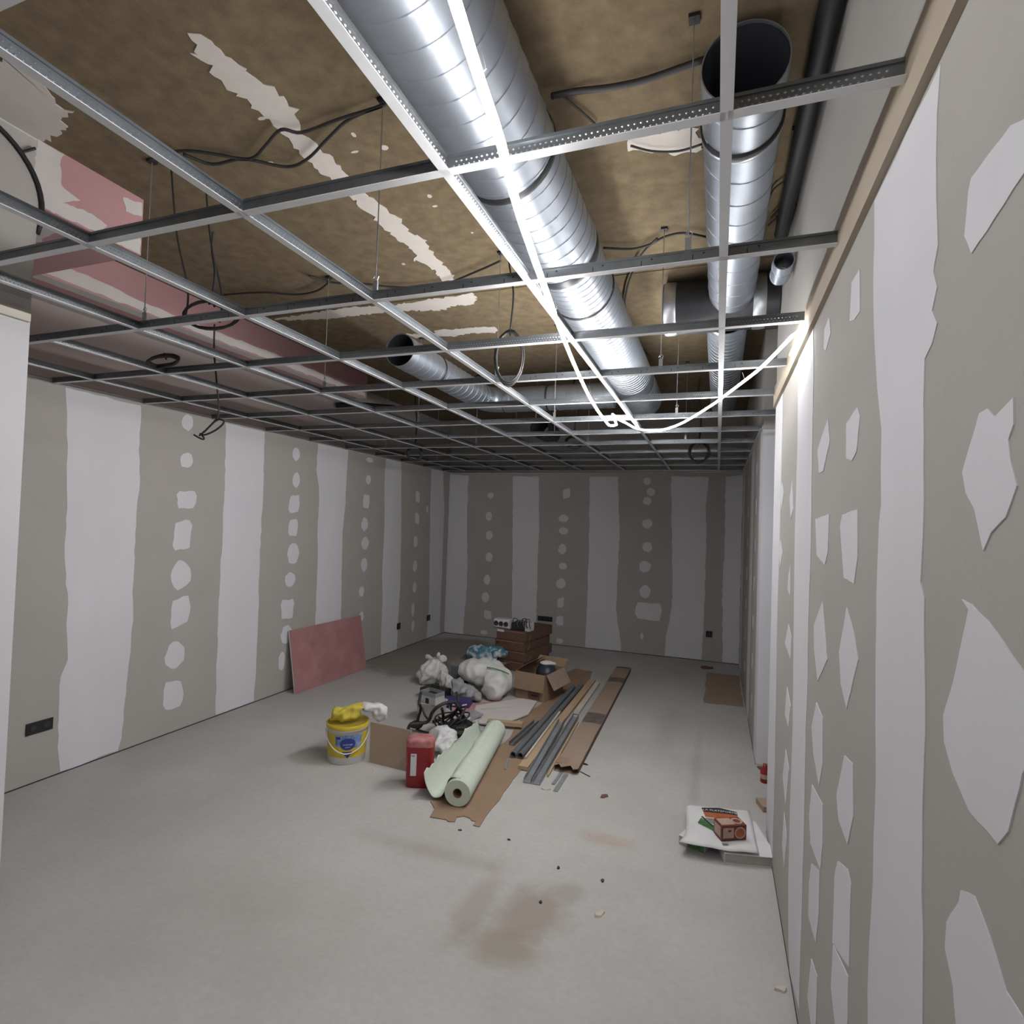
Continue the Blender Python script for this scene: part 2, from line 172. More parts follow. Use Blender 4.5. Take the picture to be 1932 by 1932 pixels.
M['print_white'] = mat('white_print', (0.75, 0.75, 0.75), 0.6)
M['print_orange'] = mat('orange_print', (0.42, 0.12, 0.03), 0.6, col2=(0.28, 0.08, 0.03), scale=30)
M['print_brown'] = mat('red_brown_print', (0.19, 0.045, 0.03), 0.6, col2=(0.13, 0.03, 0.02), scale=30)
M['print_pink'] = mat('pale_pink_print', (0.46, 0.31, 0.26), 0.6, scale=20)
M['print_grey'] = mat('grey_print', (0.30, 0.28, 0.255), 0.6, col2=(0.16, 0.15, 0.14), scale=40, amt=0.4)
M['pages'] = mat('stacked_pages', (0.50, 0.475, 0.44), 0.85, col2=(0.30, 0.28, 0.26), scale=6, amt=0.4, stretch=(1, 1, 40))
M['navy'] = mat('navy_shell', (0.03, 0.033, 0.05), 0.4, scale=6)
for _k, _f in (('led', 1.0), ('led_near', 0.29), ('led_end', 0.25), ('led_side', 0.15)):
    M[_k] = emission('glow_' + _k, (1.0, 0.985, 0.97), LED_STRENGTH * _f)

def floor_material():
    m = bpy.data.materials.new('dusty_screed')
    m.use_nodes = True
    nt = m.node_tree
    b = nt.nodes['Principled BSDF']
    b.inputs['Roughness'].default_value = 0.88
    tc = nt.nodes.new('ShaderNodeTexCoord')
    pos = nt.nodes.new('ShaderNodeNewGeometry').outputs['Position']
    def noise(scale, detail=6, rough=0.6):
        n = nt.nodes.new('ShaderNodeTexNoise')
        n.inputs['Scale'].default_value = scale
        n.inputs['Detail'].default_value = detail
        n.inputs['Roughness'].default_value = rough
        nt.links.new(pos, n.inputs['Vector'])
        return n
    def ramp(src, p0, c0, p1, c1):
        r = nt.nodes.new('ShaderNodeValToRGB')
        r.color_ramp.elements[0].position = p0
        r.color_ramp.elements[1].position = p1
        r.color_ramp.elements[0].color = (*c0, 1)
        r.color_ramp.elements[1].color = (*c1, 1)
        nt.links.new(src, r.inputs['Fac'])
        return r.outputs['Color']
    def math_(op, a, bb=None):
        n = nt.nodes.new('ShaderNodeMath')
        n.operation = op
        for k, v in ((0, a), (1, bb)):
            if v is None:
                continue
            if isinstance(v, (int, float)):
                n.inputs[k].default_value = v
            else:
                nt.links.new(v, n.inputs[k])
        return n.outputs[0]
    def mix(f, a, bb):
        n = nt.nodes.new('ShaderNodeMixRGB')
        nt.links.new(f, n.inputs['Fac'])
        for k, v in (('Color1', a), ('Color2', bb)):
            if isinstance(v, tuple):
                n.inputs[k].default_value = (*v, 1)
            else:
                nt.links.new(v, n.inputs[k])
        return n.outputs['Color']
    col = ramp(noise(1.3).outputs['Fac'], 0.30, (0.385, 0.375, 0.36), 0.68, (0.46, 0.453, 0.44))
    fine = ramp(noise(35, 3).outputs['Fac'], 0.3, (0.94, 0.94, 0.94), 0.7, (1.03, 1.03, 1.03))
    mul = nt.nodes.new('ShaderNodeMixRGB')
    mul.blend_type = 'MULTIPLY'
    mul.inputs['Fac'].default_value = 1
    nt.links.new(col, mul.inputs['Color1'])
    nt.links.new(fine, mul.inputs['Color2'])
    col = mul.outputs['Color']
    warp = noise(3.5, 8, 0.65)
    sep = nt.nodes.new('ShaderNodeSeparateXYZ')
    nt.links.new(pos, sep.inputs[0])
    def stain(cx, cy, rx, ry, strength, colour, edge=0.35, ragged=1.1):
        nonlocal col
        dx = math_('DIVIDE', math_('SUBTRACT', sep.outputs['X'], cx), rx)
        dy = math_('DIVIDE', math_('SUBTRACT', sep.outputs['Y'], cy), ry)
        d = math_('SQRT', math_('ADD', math_('MULTIPLY', dx, dx), math_('MULTIPLY', dy, dy)))
        d = math_('ADD', d, math_('MULTIPLY', math_('SUBTRACT', warp.outputs['Fac'], 0.5), ragged * 2))
        mr = nt.nodes.new('ShaderNodeMapRange')
        mr.inputs['From Min'].default_value = 1.0 + edge
        mr.inputs['From Max'].default_value = 1.0 - edge
        mr.inputs['To Min'].default_value = 0
        mr.inputs['To Max'].default_value = strength
        nt.links.new(d, mr.inputs['Value'])
        col = mix(mr.outputs['Result'], col, colour)
    for s in FLOOR_STAINS:
        stain(*s)
    nt.links.new(col, b.inputs['Base Color'])
    bp = nt.nodes.new('ShaderNodeBump')
    bp.inputs['Strength'].default_value = 0.12
    bp.inputs['Distance'].default_value = 0.01
    nt.links.new(noise(40, 5).outputs['Fac'], bp.inputs['Height'])
    nt.links.new(bp.outputs['Normal'], b.inputs['Normal'])
    return m
FLOOR_STAINS = [  # cx, cy, rx, ry, strength, colour, edge, ragged
    (-0.73, 1.33, 0.13, 0.17, 0.75, (0.27, 0.225, 0.195), 0.5, 1.3),
    (-0.98, 1.28, 0.06, 0.26, 0.55, (0.29, 0.25, 0.225), 0.5, 1.3),
    (-0.78, 1.08, 0.14, 0.10, 0.65, (0.26, 0.215, 0.17), 0.5, 1.2),
    (-1.35, 1.55, 0.32, 0.06, 0.5, (0.30, 0.27, 0.245), 0.6, 1.2),
    (-0.60, 1.52, 0.05, 0.07, 0.5, (0.29, 0.26, 0.235), 0.5, 1.2),
    (-0.56, 2.02, 0.10, 0.06, 0.35, (0.36, 0.22, 0.11), 0.6, 2.6),
    (-3.40, 5.50, 0.82, 1.12, 0.85, (0.215, 0.195, 0.17), 0.10, 0.28),
    (-0.37, 3.9, 0.10, 0.55, 0.35, (0.29, 0.27, 0.245), 0.5, 1.2),
    (-0.10, 3.0, 0.03, 0.75, 0.4, (0.28, 0.26, 0.235), 0.6, 1.0),
    (-1.9, 0.9, 0.55, 0.25, 0.25, (0.36, 0.33, 0.30), 0.8, 1.4),
]
M['floor'] = floor_material()

# ------------------------------------------------------------------ mesh helpers
def link(o, parent=None):
    COL.objects.link(o)
    if parent is not None:
        o.parent = parent
    return o

def tag(o, label=None, cat=None, group=None, kind=None):
    if label: o['label'] = label
    if cat: o['category'] = cat
    if group: o['group'] = group
    if kind: o['kind'] = kind
    return o

def thing(name, label, cat, loc=(0, 0, 0), rz=0.0, group=None):
    o = bpy.data.objects.new(name, None)
    o.empty_display_size = 0.05
    link(o)
    o.location = loc
    o.rotation_euler = (0, 0, rz)
    return tag(o, label, cat, group)

class MB:
    def __init__(self):
        self.v, self.f = [], []
    def add(self, vs, fs):
        n = len(self.v)
        self.v += [tuple(p) for p in vs]
        self.f += [tuple(i + n for i in q) for q in fs]
        return self
    def box(self, x0, x1, y0, y1, z0, z1):
        vs = [(x, y, z) for x in (x0, x1) for y in (y0, y1) for z in (z0, z1)]
        return self.add(vs, [(0, 1, 3, 2), (4, 6, 7, 5), (0, 4, 5, 1), (2, 3, 7, 6), (0, 2, 6, 4), (1, 5, 7, 3)])
    def hexa(self, o, a, b, c):
        o, a, b, c = (Vector(q) for q in (o, a, b, c))
        vs = [o + i * a + j * b + k * c for i in (0, 1) for j in (0, 1) for k in (0, 1)]
        return self.add(vs, [(0, 1, 3, 2), (4, 6, 7, 5), (0, 4, 5, 1), (2, 3, 7, 6), (0, 2, 6, 4), (1, 5, 7, 3)])
    def prism(self, poly, f0, f1):
        n = len(poly)
        vs = [f0(p) for p in poly] + [f1(p) for p in poly]
        fs = [tuple(range(n)), tuple(range(2 * n - 1, n - 1, -1))]
        fs += [(i, (i + 1) % n, n + (i + 1) % n, n + i) for i in range(n)]
        return self.add(vs, fs)
    def tube(self, path, r, n=8, caps=True, closed=False):
        P = [Vector(p) for p in path]
        k = len(P)
        rr = r if isinstance(r, (list, tuple)) else [r] * k
        t = []
        for i in range(k):
            a = P[(i - 1) % k] if closed else P[max(i - 1, 0)]
            b = P[(i + 1) % k] if closed else P[min(i + 1, k - 1)]
            t.append((b - a).normalized())
        up = Vector((0, 0, 1)) if abs(t[0].z) < 0.9 else Vector((1, 0, 0))
        x = t[0].cross(up).normalized()
        vs = []
        for i in range(k):
            x = (x - t[i] * x.dot(t[i])).normalized()
            y = t[i].cross(x)
            for j in range(n):
                a = 2 * PI * j / n
                vs.append(P[i] + (x * math.cos(a) + y * math.sin(a)) * rr[i])
        fs = []
        for i in range(k if closed else k - 1):
            i2 = (i + 1) % k
            fs += [(i * n + j, i * n + (j + 1) % n, i2 * n + (j + 1) % n, i2 * n + j) for j in range(n)]
        if caps and not closed:
            fs += [tuple(range(n - 1, -1, -1)), tuple(range((k - 1) * n, k * n))]
        return self.add(vs, fs)
    def lathe(self, prof, n=32, c=(0, 0, 0)):
        vs, k = [], len(prof)
        for r, z in prof:
            vs += [(c[0] + r * math.cos(2 * PI * j / n), c[1] + r * math.sin(2 * PI * j / n), c[2] + z) for j in range(n)]
        fs = [(i * n + j, i * n + (j + 1) % n, (i + 1) * n + (j + 1) % n, (i + 1) * n + j) for i in range(k - 1) for j in range(n)]
        return self.add(vs, fs)
    def grid(self, rows):
        n, m = len(rows), len(rows[0])
        return self.add([p for r in rows for p in r], [(i * m + j, i * m + j + 1, (i + 1) * m + j + 1, (i + 1) * m + j) for i in range(n - 1) for j in range(m - 1)])
    def mesh(self, name, mt, smooth=False):
        me = bpy.data.meshes.new(name)
        me.from_pydata(self.v, [], self.f)
        bm = bmesh.new(); bm.from_mesh(me)
        bmesh.ops.recalc_face_normals(bm, faces=bm.faces)
        bm.to_mesh(me); bm.free()
        me.materials.append(M[mt] if isinstance(mt, str) else mt)
        if smooth:
            for p in me.polygons: p.use_smooth = True
        return me
    def build(self, name, mt, parent=None, smooth=False):
        return link(bpy.data.objects.new(name, self.mesh(name, mt, smooth)), parent)

def inst(name, me, parent, loc=None):
    o = bpy.data.objects.new(name, me)
    link(o, parent)
    if loc: o.location = loc
    return o

def solidify(o, t, offset=0.0):
    md = o.modifiers.new('solid', 'SOLIDIFY'); md.thickness = t; md.offset = offset
    return o
def bevel(o, w, seg=2):
    md = o.modifiers.new('bevel', 'BEVEL'); md.width = w; md.segments = seg; md.limit_method = 'ANGLE'
    return o
def subsurf(o, n=2):
    md = o.modifiers.new('sub', 'SUBSURF'); md.levels = n; md.render_levels = n
    return o

def smooth_path(pts, sub=6, closed=False):
    P = [Vector(p) for p in pts]
    k = len(P)
    out = []
    for i in range(k if closed else k - 1):
        if closed: a, b, c, d = P[(i - 1) % k], P[i], P[(i + 1) % k], P[(i + 2) % k]
        else: a, b, c, d = P[max(i - 1, 0)], P[i], P[i + 1], P[min(i + 2, k - 1)]
        for s in range(sub):
            t = s / sub
            out.append(0.5 * ((2 * b) + (c - a) * t + (2 * a - 5 * b + 4 * c - d) * t * t + (3 * b - a - 3 * c + d) * t ** 3))
    if not closed: out.append(P[-1])
    return out

def ragged(poly, amp, step, rnd):
    out, n = [], len(poly)
    for i in range(n):
        a, b = poly[i], poly[(i + 1) % n]
        L = math.hypot(b[0] - a[0], b[1] - a[1])
        k = max(1, int(L / step))
        for s in range(k):
            t = s / k
            j = amp if s else amp * 0.5
            out.append((a[0] + (b[0] - a[0]) * t + rnd.uniform(-j, j), a[1] + (b[1] - a[1]) * t + rnd.uniform(-j, j)))
    return out

def spot(u, v, a, b, kind, rnd):
    n = 14
    out = []
    ph = rnd.uniform(-0.2, 0.2)
    for i in range(n):
        t = 2 * PI * i / n
        c, s = math.cos(t), math.sin(t)
        if kind:                                   # squarish dab of the broad knife
            q = max(abs(c), abs(s)); c, s = c / q, s / q
            s += ph * c
        k = rnd.uniform(0.88, 1.06)
        out.append((u + a * c * k, v + b * s * k))
    return out

def blob(name, shapes, mt, parent, voxel=0.02, amp=0.012, scale=9.0, zmin=0.003, fold=0.0):
    bm = bmesh.new()
    for s in shapes:
        c, r = s[0], s[1]
        rot = Matrix.Rotation(s[2] if len(s) > 2 else 0, 4, 'Z') @ Matrix.Rotation(s[3] if len(s) > 3 else 0, 4, 'X')
        bmesh.ops.create_icosphere(bm, subdivisions=3, radius=1.0, matrix=Matrix.Translation(c) @ rot @ Matrix.Diagonal((*r, 1)))
    me = bpy.data.meshes.new(name)
    bm.to_mesh(me); bm.free()
    o = bpy.data.objects.new(name, me)
    COL.objects.link(o)
    md = o.modifiers.new('remesh', 'REMESH'); md.mode = 'VOXEL'; md.voxel_size = voxel
    sm = o.modifiers.new('smooth', 'SMOOTH'); sm.iterations = 4; sm.factor = 0.5
    dg = bpy.context.evaluated_depsgraph_get()
    dg.update()
    me2 = bpy.data.meshes.new_from_object(o.evaluated_get(dg))
    o.modifiers.clear()
    o.data = me2
    bpy.data.meshes.remove(me)
    me2.name = name
    ns = [v.normal.copy() for v in me2.vertices]
    for v, nn in zip(me2.vertices, ns):
        p = v.co * scale
        d = mnoise.noise(p) * amp + mnoise.noise(p * 2.3) * amp * 0.5
        if fold:
            d += (0.5 - abs(mnoise.noise(p * 0.9 + Vector((5, 1, 3))))) * fold - fold * 0.35
        v.co += nn * d
        if v.co.z < zmin: v.co.z = zmin
    me2.materials.clear()
    me2.materials.append(M[mt])
    for p in me2.polygons: p.use_smooth = True
    if parent is not None: o.parent = parent
    return o

def text_mesh(body, size, name, mt, parent, fn, extrude=0.0):
    cu = bpy.data.curves.new(name, 'FONT')
    cu.body = body; cu.size = size; cu.align_x = 'CENTER'; cu.align_y = 'CENTER'; cu.resolution_u = 2
    t = bpy.data.objects.new(name, cu)
    COL.objects.link(t)
    dg = bpy.context.evaluated_depsgraph_get(); dg.update()
    me = bpy.data.meshes.new_from_object(t.evaluated_get(dg))
    bpy.data.objects.remove(t)
    for v in me.vertices: v.co = fn(v.co.x, v.co.y)
    me.materials.clear(); me.materials.append(M[mt])
    return link(bpy.data.objects.new(name, me), parent)

ORD = ['first', 'second', 'third', 'fourth', 'fifth', 'sixth', 'seventh', 'eighth', 'ninth']

# ------------------------------------------------------------------ room shell
def struct(name, mb, mt, label, cat):
    return tag(mb.build(name, mt), label, cat, kind='structure')
struct('floor', MB().box(XL - 0.15, 1.65, YF, YB + 0.1, -0.12, 0.0), 'floor', 'dusty pale grey screed floor with brown stains', 'floor')
wall_left = struct('wall_left', MB().box(XL - 0.12, XL, NEAR_Y - 0.1, YB + 0.1, 0.0, SLAB), 'board', 'long grey plasterboard wall on the left with white filled joints', 'wall')
wall_near = struct('wall_left_return', MB().box(XL - 0.12, NEAR_X, YF, NEAR_Y, 0.0, SLAB), 'white_wall', 'white end of the thicker wall at the left edge of the view', 'wall')
wall_back = struct('wall_back', MB().box(XL, 1.65, YB, YB + 0.12, 0.0, SLAB), 'board', 'grey plasterboard wall at the far end with white filled joints', 'wall')
wall_right = struct('wall_right', MB().box(XR, XR + 0.12, YF, DOOR0, 0.0, SLAB), 'board', 'grey plasterboard wall on the right, close to the viewer', 'wall')
wall_far = struct('wall_right_far', MB().box(XR, XR + 0.12, DOOR1, YB, 0.0, SLAB), 'board', 'grey plasterboard wall on the right beyond the doorway', 'wall')
wall_jamb = struct('wall_passage', MB().box(XR + 0.12, 1.65, DOOR1, DOOR1 + 0.12, 0.0, H - 0.01), 'white_wall', 'white wall face seen through the opening in the right wall', 'wall')
struct('wall_passage_side', MB().box(1.53, 1.65, DOOR0 - 1.0, DOOR1, 0.0, SLAB), 'white_wall', 'side wall of the passage behind the right wall opening', 'wall')
struct('wall_front', MB().box(NEAR_X, XR, YF - 0.12, YF, 0.0, SLAB), 'white_wall', 'white wall closing the room behind the viewer', 'wall')
ceiling = struct('ceiling', MB().box(XL - 0.15, 1.65, YF, YB + 0.1, SLAB + 0.05, SLAB + 0.15), 'slab', 'rough brown wood-wool ceiling above the open metal grid', 'ceiling')
seams = [YF, -1.1, 2.275, 4.4, YB + 0.1]
for a, b in zip(seams[:-1], seams[1:]):
    MB().box(XL - 0.15, 1.65, a + 0.006, b - 0.006, SLAB, SLAB + 0.05).build('ceiling_panel', 'slab', ceiling)

rnd = random.Random(3)
T = 0.0016
def on_x(x, side):
    return lambda p: (x, p[0], p[1]), lambda p: (x + side * T, p[0], p[1])
def on_y(y):
    return lambda p: (p[0], y, p[1]), lambda p: (p[0], y - T, p[1])
def on_z(z, t=T):
    return lambda p: (p[0], p[1], z), lambda p: (p[0], p[1], z - t)
def zclamp(poly): return [(u, min(max(v, 0.006), H - 0.004)) for u, v in poly]
for p in LEFT_BANDS:
    MB().prism(zclamp(ragged(p, 0.006, 0.06, rnd)), *on_x(XL, 1)).build('joint_band', 'compound', wall_left)
for s in LEFT_SPOTS:
    MB().prism(zclamp(spot(*s, rnd)), *on_x(XL, 1)).build('filler_patch', 'compound', wall_left)
for p in BACK_BANDS:
    q = [(min(max(u, XL + 0.003), XR - 0.003), v) for u, v in zclamp(ragged(p, 0.007, 0.06, rnd))]
    MB().prism(q, *on_y(YB)).build('joint_band', 'compound', wall_back)
for s in BACK_SPOTS:
    MB().prism(zclamp(spot(*s, rnd)), *on_y(YB)).build('filler_patch', 'compound', wall_back)
for p in RIGHT_BANDS:
    MB().prism(zclamp(ragged(p, 0.0035, 0.05, rnd)), *on_x(XR, -1)).build('joint_band', 'compound', wall_right)
MB().prism(zclamp(ragged([(2.495, 0.0), (2.495, H), (2.12, H), (2.10, 1.9), (2.14, 1.2), (2.10, 0.5), (2.12, 0.0)], 0.006, 0.06, rnd)), *on_x(XR, -1)).build('joint_band', 'compound', wall_right)
for p in RIGHT_SPOTS:
    MB().prism(zclamp(ragged(p, 0.0012, 0.02, rnd)), *on_x(XR, -1)).build('filler_patch', 'compound', wall_right)
for y0, y1 in ((3.505, 3.74), (4.55, 4.95), (6.35, 6.86)):
    MB().prism(zclamp(ragged([(y0, 0.0), (y0, H), (y1, H), (y1, 0.0)], 0.012, 0.08, rnd)), *on_x(XR, -1)).build('joint_band', 'compound', wall_far)
for yy in (4.15, 5.45):
    for k in range(7):
        MB().prism(zclamp(spot(yy + rnd.uniform(-.03, .03), 0.3 + k * 0.33, 0.05, 0.06, k % 2, rnd)), *on_x(XR, -1)).build('filler_patch', 'compound', wall_far)
MB().box(XR + 0.001, XR + 0.119, DOOR1 - T, DOOR1, 0.006, H - 0.01).build('jamb_compound', 'compound', wall_far)
MB().box(XR + 0.001, XR + 0.119, DOOR0, DOOR0 + T, 0.006, H - 0.01).build('jamb_compound', 'compound', wall_right)
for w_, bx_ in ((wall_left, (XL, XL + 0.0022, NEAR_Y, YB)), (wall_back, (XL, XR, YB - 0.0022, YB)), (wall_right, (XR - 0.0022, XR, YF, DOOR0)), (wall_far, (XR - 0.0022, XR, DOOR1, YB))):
    MB().box(bx_[0], bx_[1], bx_[2], bx_[3], 0.0003, 0.007).build('base_shade_strip', 'print_black', w_)  # thin black strips paint the shade of a gap along the wall bases
# ceiling smears
for i, p in enumerate(SLAB_SPOTS):
    MB().prism(ragged(p, 0.016, 0.02, rnd), *on_z(SLAB, 0.003)).build('plaster_smear', 'slab_spot', ceiling)
for k in range(16):
    MB().prism(spot(rnd.uniform(-1.9, -0.9), rnd.uniform(0.2, 2.6), rnd.uniform(.006, .02), rnd.uniform(.006, .016), 0, rnd), *on_z(SLAB, 0.002)).build('plaster_smear', 'slab_spot', ceiling)

# pink boxed-in bulkhead at the upper left
bulk = thing('ceiling_bulkhead', 'pink plasterboard bulkhead with white filled edges, upper left above the grid', 'bulkhead', (NEAR_X, NEAR_Y, 2.99))
tag(bulk, kind='structure')
def at0(mb):     # the bulkhead's parts are written in room coordinates
    mb.v = [(x - NEAR_X, y - NEAR_Y, z - 2.99) for x, y, z in mb.v]
    return mb
at0(MB().box(XL, NEAR_X, NEAR_Y, 0.815, 2.99, SLAB)).build('box_section', 'pink', bulk)
at0(MB().box(XL, -3.54, 0.815, 3.93, 3.02, SLAB)).build('box_section', 'pink', bulk)
for p in BULK_SPOTS:
    q = [(min(max(u, 0.0), 0.813), min(max(v, 2.992), SLAB - 0.002)) for u, v in ragged(p, 0.004, 0.015, rnd)]
    at0(MB().prism(q, *on_x(NEAR_X, 1))).build('joint_band', 'compound_thin', bulk)
for u0, u1, y0, y1 in ((-3.64, -3.545, 0.83, 3.92), (-3.985, -3.86, 0.83, 3.92)):
    at0(MB().prism(ragged([(u0, y0), (u1, y0), (u1, y1), (u0, y1)], 0.006, 0.06, rnd), *on_z(3.02))).build('joint_band', 'compound_thin', bulk)
for p in ([(0.83, 3.03), (3.9, 3.03), (3.9, 3.07), (2.6, 3.10), (1.7, 3.08), (0.83, 3.12)],):
    at0(MB().prism(ragged(p, 0.006, 0.05, rnd), *on_x(-3.54, 1))).build('joint_band', 'compound_thin', bulk)
at0(MB().prism(ragged([(-3.9, 0.40), (-2.75, 0.40), (-2.75, 0.52), (-3.3, 0.60), (-3.9, 0.55)], 0.01, 0.05, rnd), *on_z(2.99))).build('joint_band', 'compound_thin', bulk)
MB().box(XL, XL + 0.004, NEAR_Y, 3.93, H + 0.03, 3.015).build('pink_board', 'pinkgrey', wall_left)
MB().box(NEAR_X, NEAR_X + 0.0014, YF + 0.01, NEAR_Y - 0.002, H + 0.07, SLAB - 0.01).build('grey_board', 'board', wall_near)

# trims along the wall tops
def wavy_strip(y0, y1, lo, hi, n, amp):
    ys = [y0 + (y1 - y0) * i / n for i in range(n + 1)]
    top = [(y, hi + amp * math.sin(y * 2.1) * 0.6 + amp * mnoise.noise(Vector((y * 3.0, 2.3, 0)))) for y in ys]
    bot = [(y, lo + 0.25 * amp * mnoise.noise(Vector((y * 2.0, 7.1, 0)))) for y in ys]
    return bot + top[::-1]
p = wavy_strip(YF + 0.02, DOOR0 - 0.01, 2.464, 2.578, 60, 0.016)
tag(MB().prism(p, lambda q: (XR - 0.0005, q[0], q[1]), lambda q: (XR - 0.016, q[0], q[1])).build('trim_1', 'beige'), 'beige paper strip along the top of the right wall', 'trim', kind='structure')
p = wavy_strip(YF + 0.02, NEAR_Y - 0.01, 2.492, 2.535, 30, 0.004)
tag(MB().prism(p, lambda q: (NEAR_X + 0.0005, q[0], q[1]), lambda q: (NEAR_X + 0.022, q[0], q[1])).build('trim_2', 'pale_trim'), 'beige strip capping the white wall at the left edge', 'trim', kind='structure')
angle = MB().box(XL + 0.002, XL + 0.024, NEAR_Y + 0.01, YB - 0.002, H, H + 0.0015).box(XL + 0.001, XL + 0.0028, NEAR_Y + 0.01, YB - 0.002, H, H + 0.026)
tag(angle.build('trim_3', 'flange'), 'thin pale metal wall angle along the top of the left wall', 'trim', kind='structure')
angle = MB().box(XL + 0.026, XR - 0.026, YB - 0.024, YB - 0.002, H, H + 0.0015).box(XL + 0.026, XR - 0.026, YB - 0.0028, YB - 0.001, H, H + 0.026)
tag(angle.build('trim_4', 'galv'), 'dark metal wall angle along the top of the far wall', 'trim', kind='structure')
angle = MB().box(XR - 0.024, XR - 0.002, DOOR1 + 0.01, YB - 0.002, H, H + 0.0015).box(XR - 0.0028, XR - 0.001, DOOR1 + 0.01, YB - 0.002, H, H + 0.026)
tag(angle.build('trim_5', 'flange'), 'metal wall angle on the right wall beyond the opening', 'trim', kind='structure')

# ------------------------------------------------------------------ the ceiling grid: mains across, tees between them
def tee_meshes(L, key, perforated, slots):
    fl = MB().box(-L / 2, L / 2, -0.012, 0.012, 0, 0.0018).mesh('flange_' + key, 'flange')
    w = MB().box(-L / 2, L / 2, -0.0012, 0.0012, 0.0018, 0.031).box(-L / 2, L / 2, -0.0045, 0.0045, 0.031, 0.038)
    wb = w.mesh('web_' + key, 'web')
    ex = None
    mb = MB()
    if perforated:
        k = int((L - 0.03) / 0.0125)
        for row, z in enumerate((0.0115, 0.0215)):
            for i in range(k):
                x = -L / 2 + 0.018 + i * 0.0125 + (0.006 if row else 0)
                for s in (-1, 1):
                    y0 = s * 0.0012
                    mb.add([(x - .0034, y0, z), (x, y0, z - .0026), (x + .0034, y0, z), (x, y0, z + .0026), (x, y0 + s * .0022, z)], [(0, 1, 4), (1, 2, 4), (2, 3, 4), (3, 0, 4)])
        ex = mb.mesh('dimples_' + key, 'galv')
    elif slots:
        n = int(L / 0.15)
        for i in range(1, n):
            x = -L / 2 + i * 0.15
            mb.box(x - .0014, x + .0014, -0.0016, 0.0016, 0.008, 0.023)
            mb.box(x + .028, x + .034, -0.0016, 0.0016, 0.022, 0.027)
        ex = mb.mesh('slots_' + key, 'galv_dark')
    return fl, wb, ex
CACHE = {}
def tee(name, label, cx, cy, L, along_y, perforated, slots=False, group=None):
    key = '%d_%d_%d' % (round(L * 1000), perforated, slots)
    if key not in CACHE: CACHE[key] = tee_meshes(L, key, perforated, slots)
    fl, wb, ex = CACHE[key]
    t = thing(name, label, 'ceiling bar', (cx, cy, H), PI / 2 if along_y else 0, group)
    inst('flange', fl, t); inst('web', wb, t)
    if ex:
        o = inst('dimples' if perforated else 'slots', ex, t)
        o['kind'] = 'stuff'
    return t
mains = [-0.6, 0.6, 1.8, 3.0, 4.2, 5.4, 6.6]
for k, y in enumerate(mains):
    x0 = (NEAR_X + 0.025) if y < NEAR_Y else (XL + 0.004)
    x1 = XR - 0.018 if y < DOOR0 else (XR - 0.004 if y > DOOR1 else XR + 0.1)
    tee('main_runner', 'long slotted steel ceiling runner from wall to wall, %s from the viewer' % ORD[k], (x0 + x1) / 2, y, x1 - x0, False, False, True, 'slotted ceiling runners')
lines = [0.0, -0.6, -1.2, -1.8, -2.4, -3.0, -3.6]
for k in range(6):
    y0, y1 = mains[k] + 0.002, mains[k + 1] - 0.002
    for i, x in enumerate(lines):
        if k == 0 and x < NEAR_X: continue
        tee('long_cross_tee', 'perforated steel tee pointing away from the viewer, %s line from right wall, %s span' % (ORD[i], ORD[k]), x, (y0 + y1) / 2, y1 - y0, True, True, group='long perforated ceiling tees')
for k in range(6):
    y = 1.2 * k
    edges = [XR - 0.018 if y < DOOR0 else XR - 0.004] + lines + [XL + 0.004]
    for i in range(len(edges) - 1):
        x1, x0 = edges[i], edges[i + 1]
        if y < NEAR_Y:
            if x1 < NEAR_X: continue
            x0 = max(x0, NEAR_X + 0.025)
        perf = (i + k) % 3 != 2 if k else i < 2
        tee('short_cross_tee', 'short steel cross tee, %s bay from right wall, %s row from the viewer' % (ORD[i], ORD[k]), (x0 + x1) / 2, y, x1 - x0 - 0.004, False, perf, group='short ceiling cross tees')

# hanger rods with clips
rod_me = MB().tube([(0, 0, 0.045), (0, 0, SLAB - H)], 0.0022, 6).mesh('rod', 'galv')
clip = MB().box(-0.009, 0.009, -0.004, 0.004, 0.03, 0.075).tube([(0.006, 0, 0.075), (0.012, 0, 0.09), (0.0, 0, 0.1), (-0.01, 0, 0.085)], 0.0018, 5)
clip_me = clip.mesh('clip', 'galv')
cap_me = MB().box(-0.016, 0.016, -0.016, 0.016, SLAB - H - 0.012, SLAB - H - 0.0005).mesh('plate', 'black')
for k, y in enumerate(mains[1:6]):
    for i, x in enumerate((-0.1 if k == 0 else -0.29, -1.19, -2.37, -3.45)):
        if x < -3.4 and y < 4.0: continue
        t = thing('hanger_rod', 'thin steel hanger rod above the %s runner, %s from the right wall' % (ORD[k + 1], ORD[i]), 'hanger rod', (x, y, H), 0, 'ceiling hanger rods')
        inst('rod', rod_me, t); inst('clip', clip_me, t); inst('plate', cap_me, t)

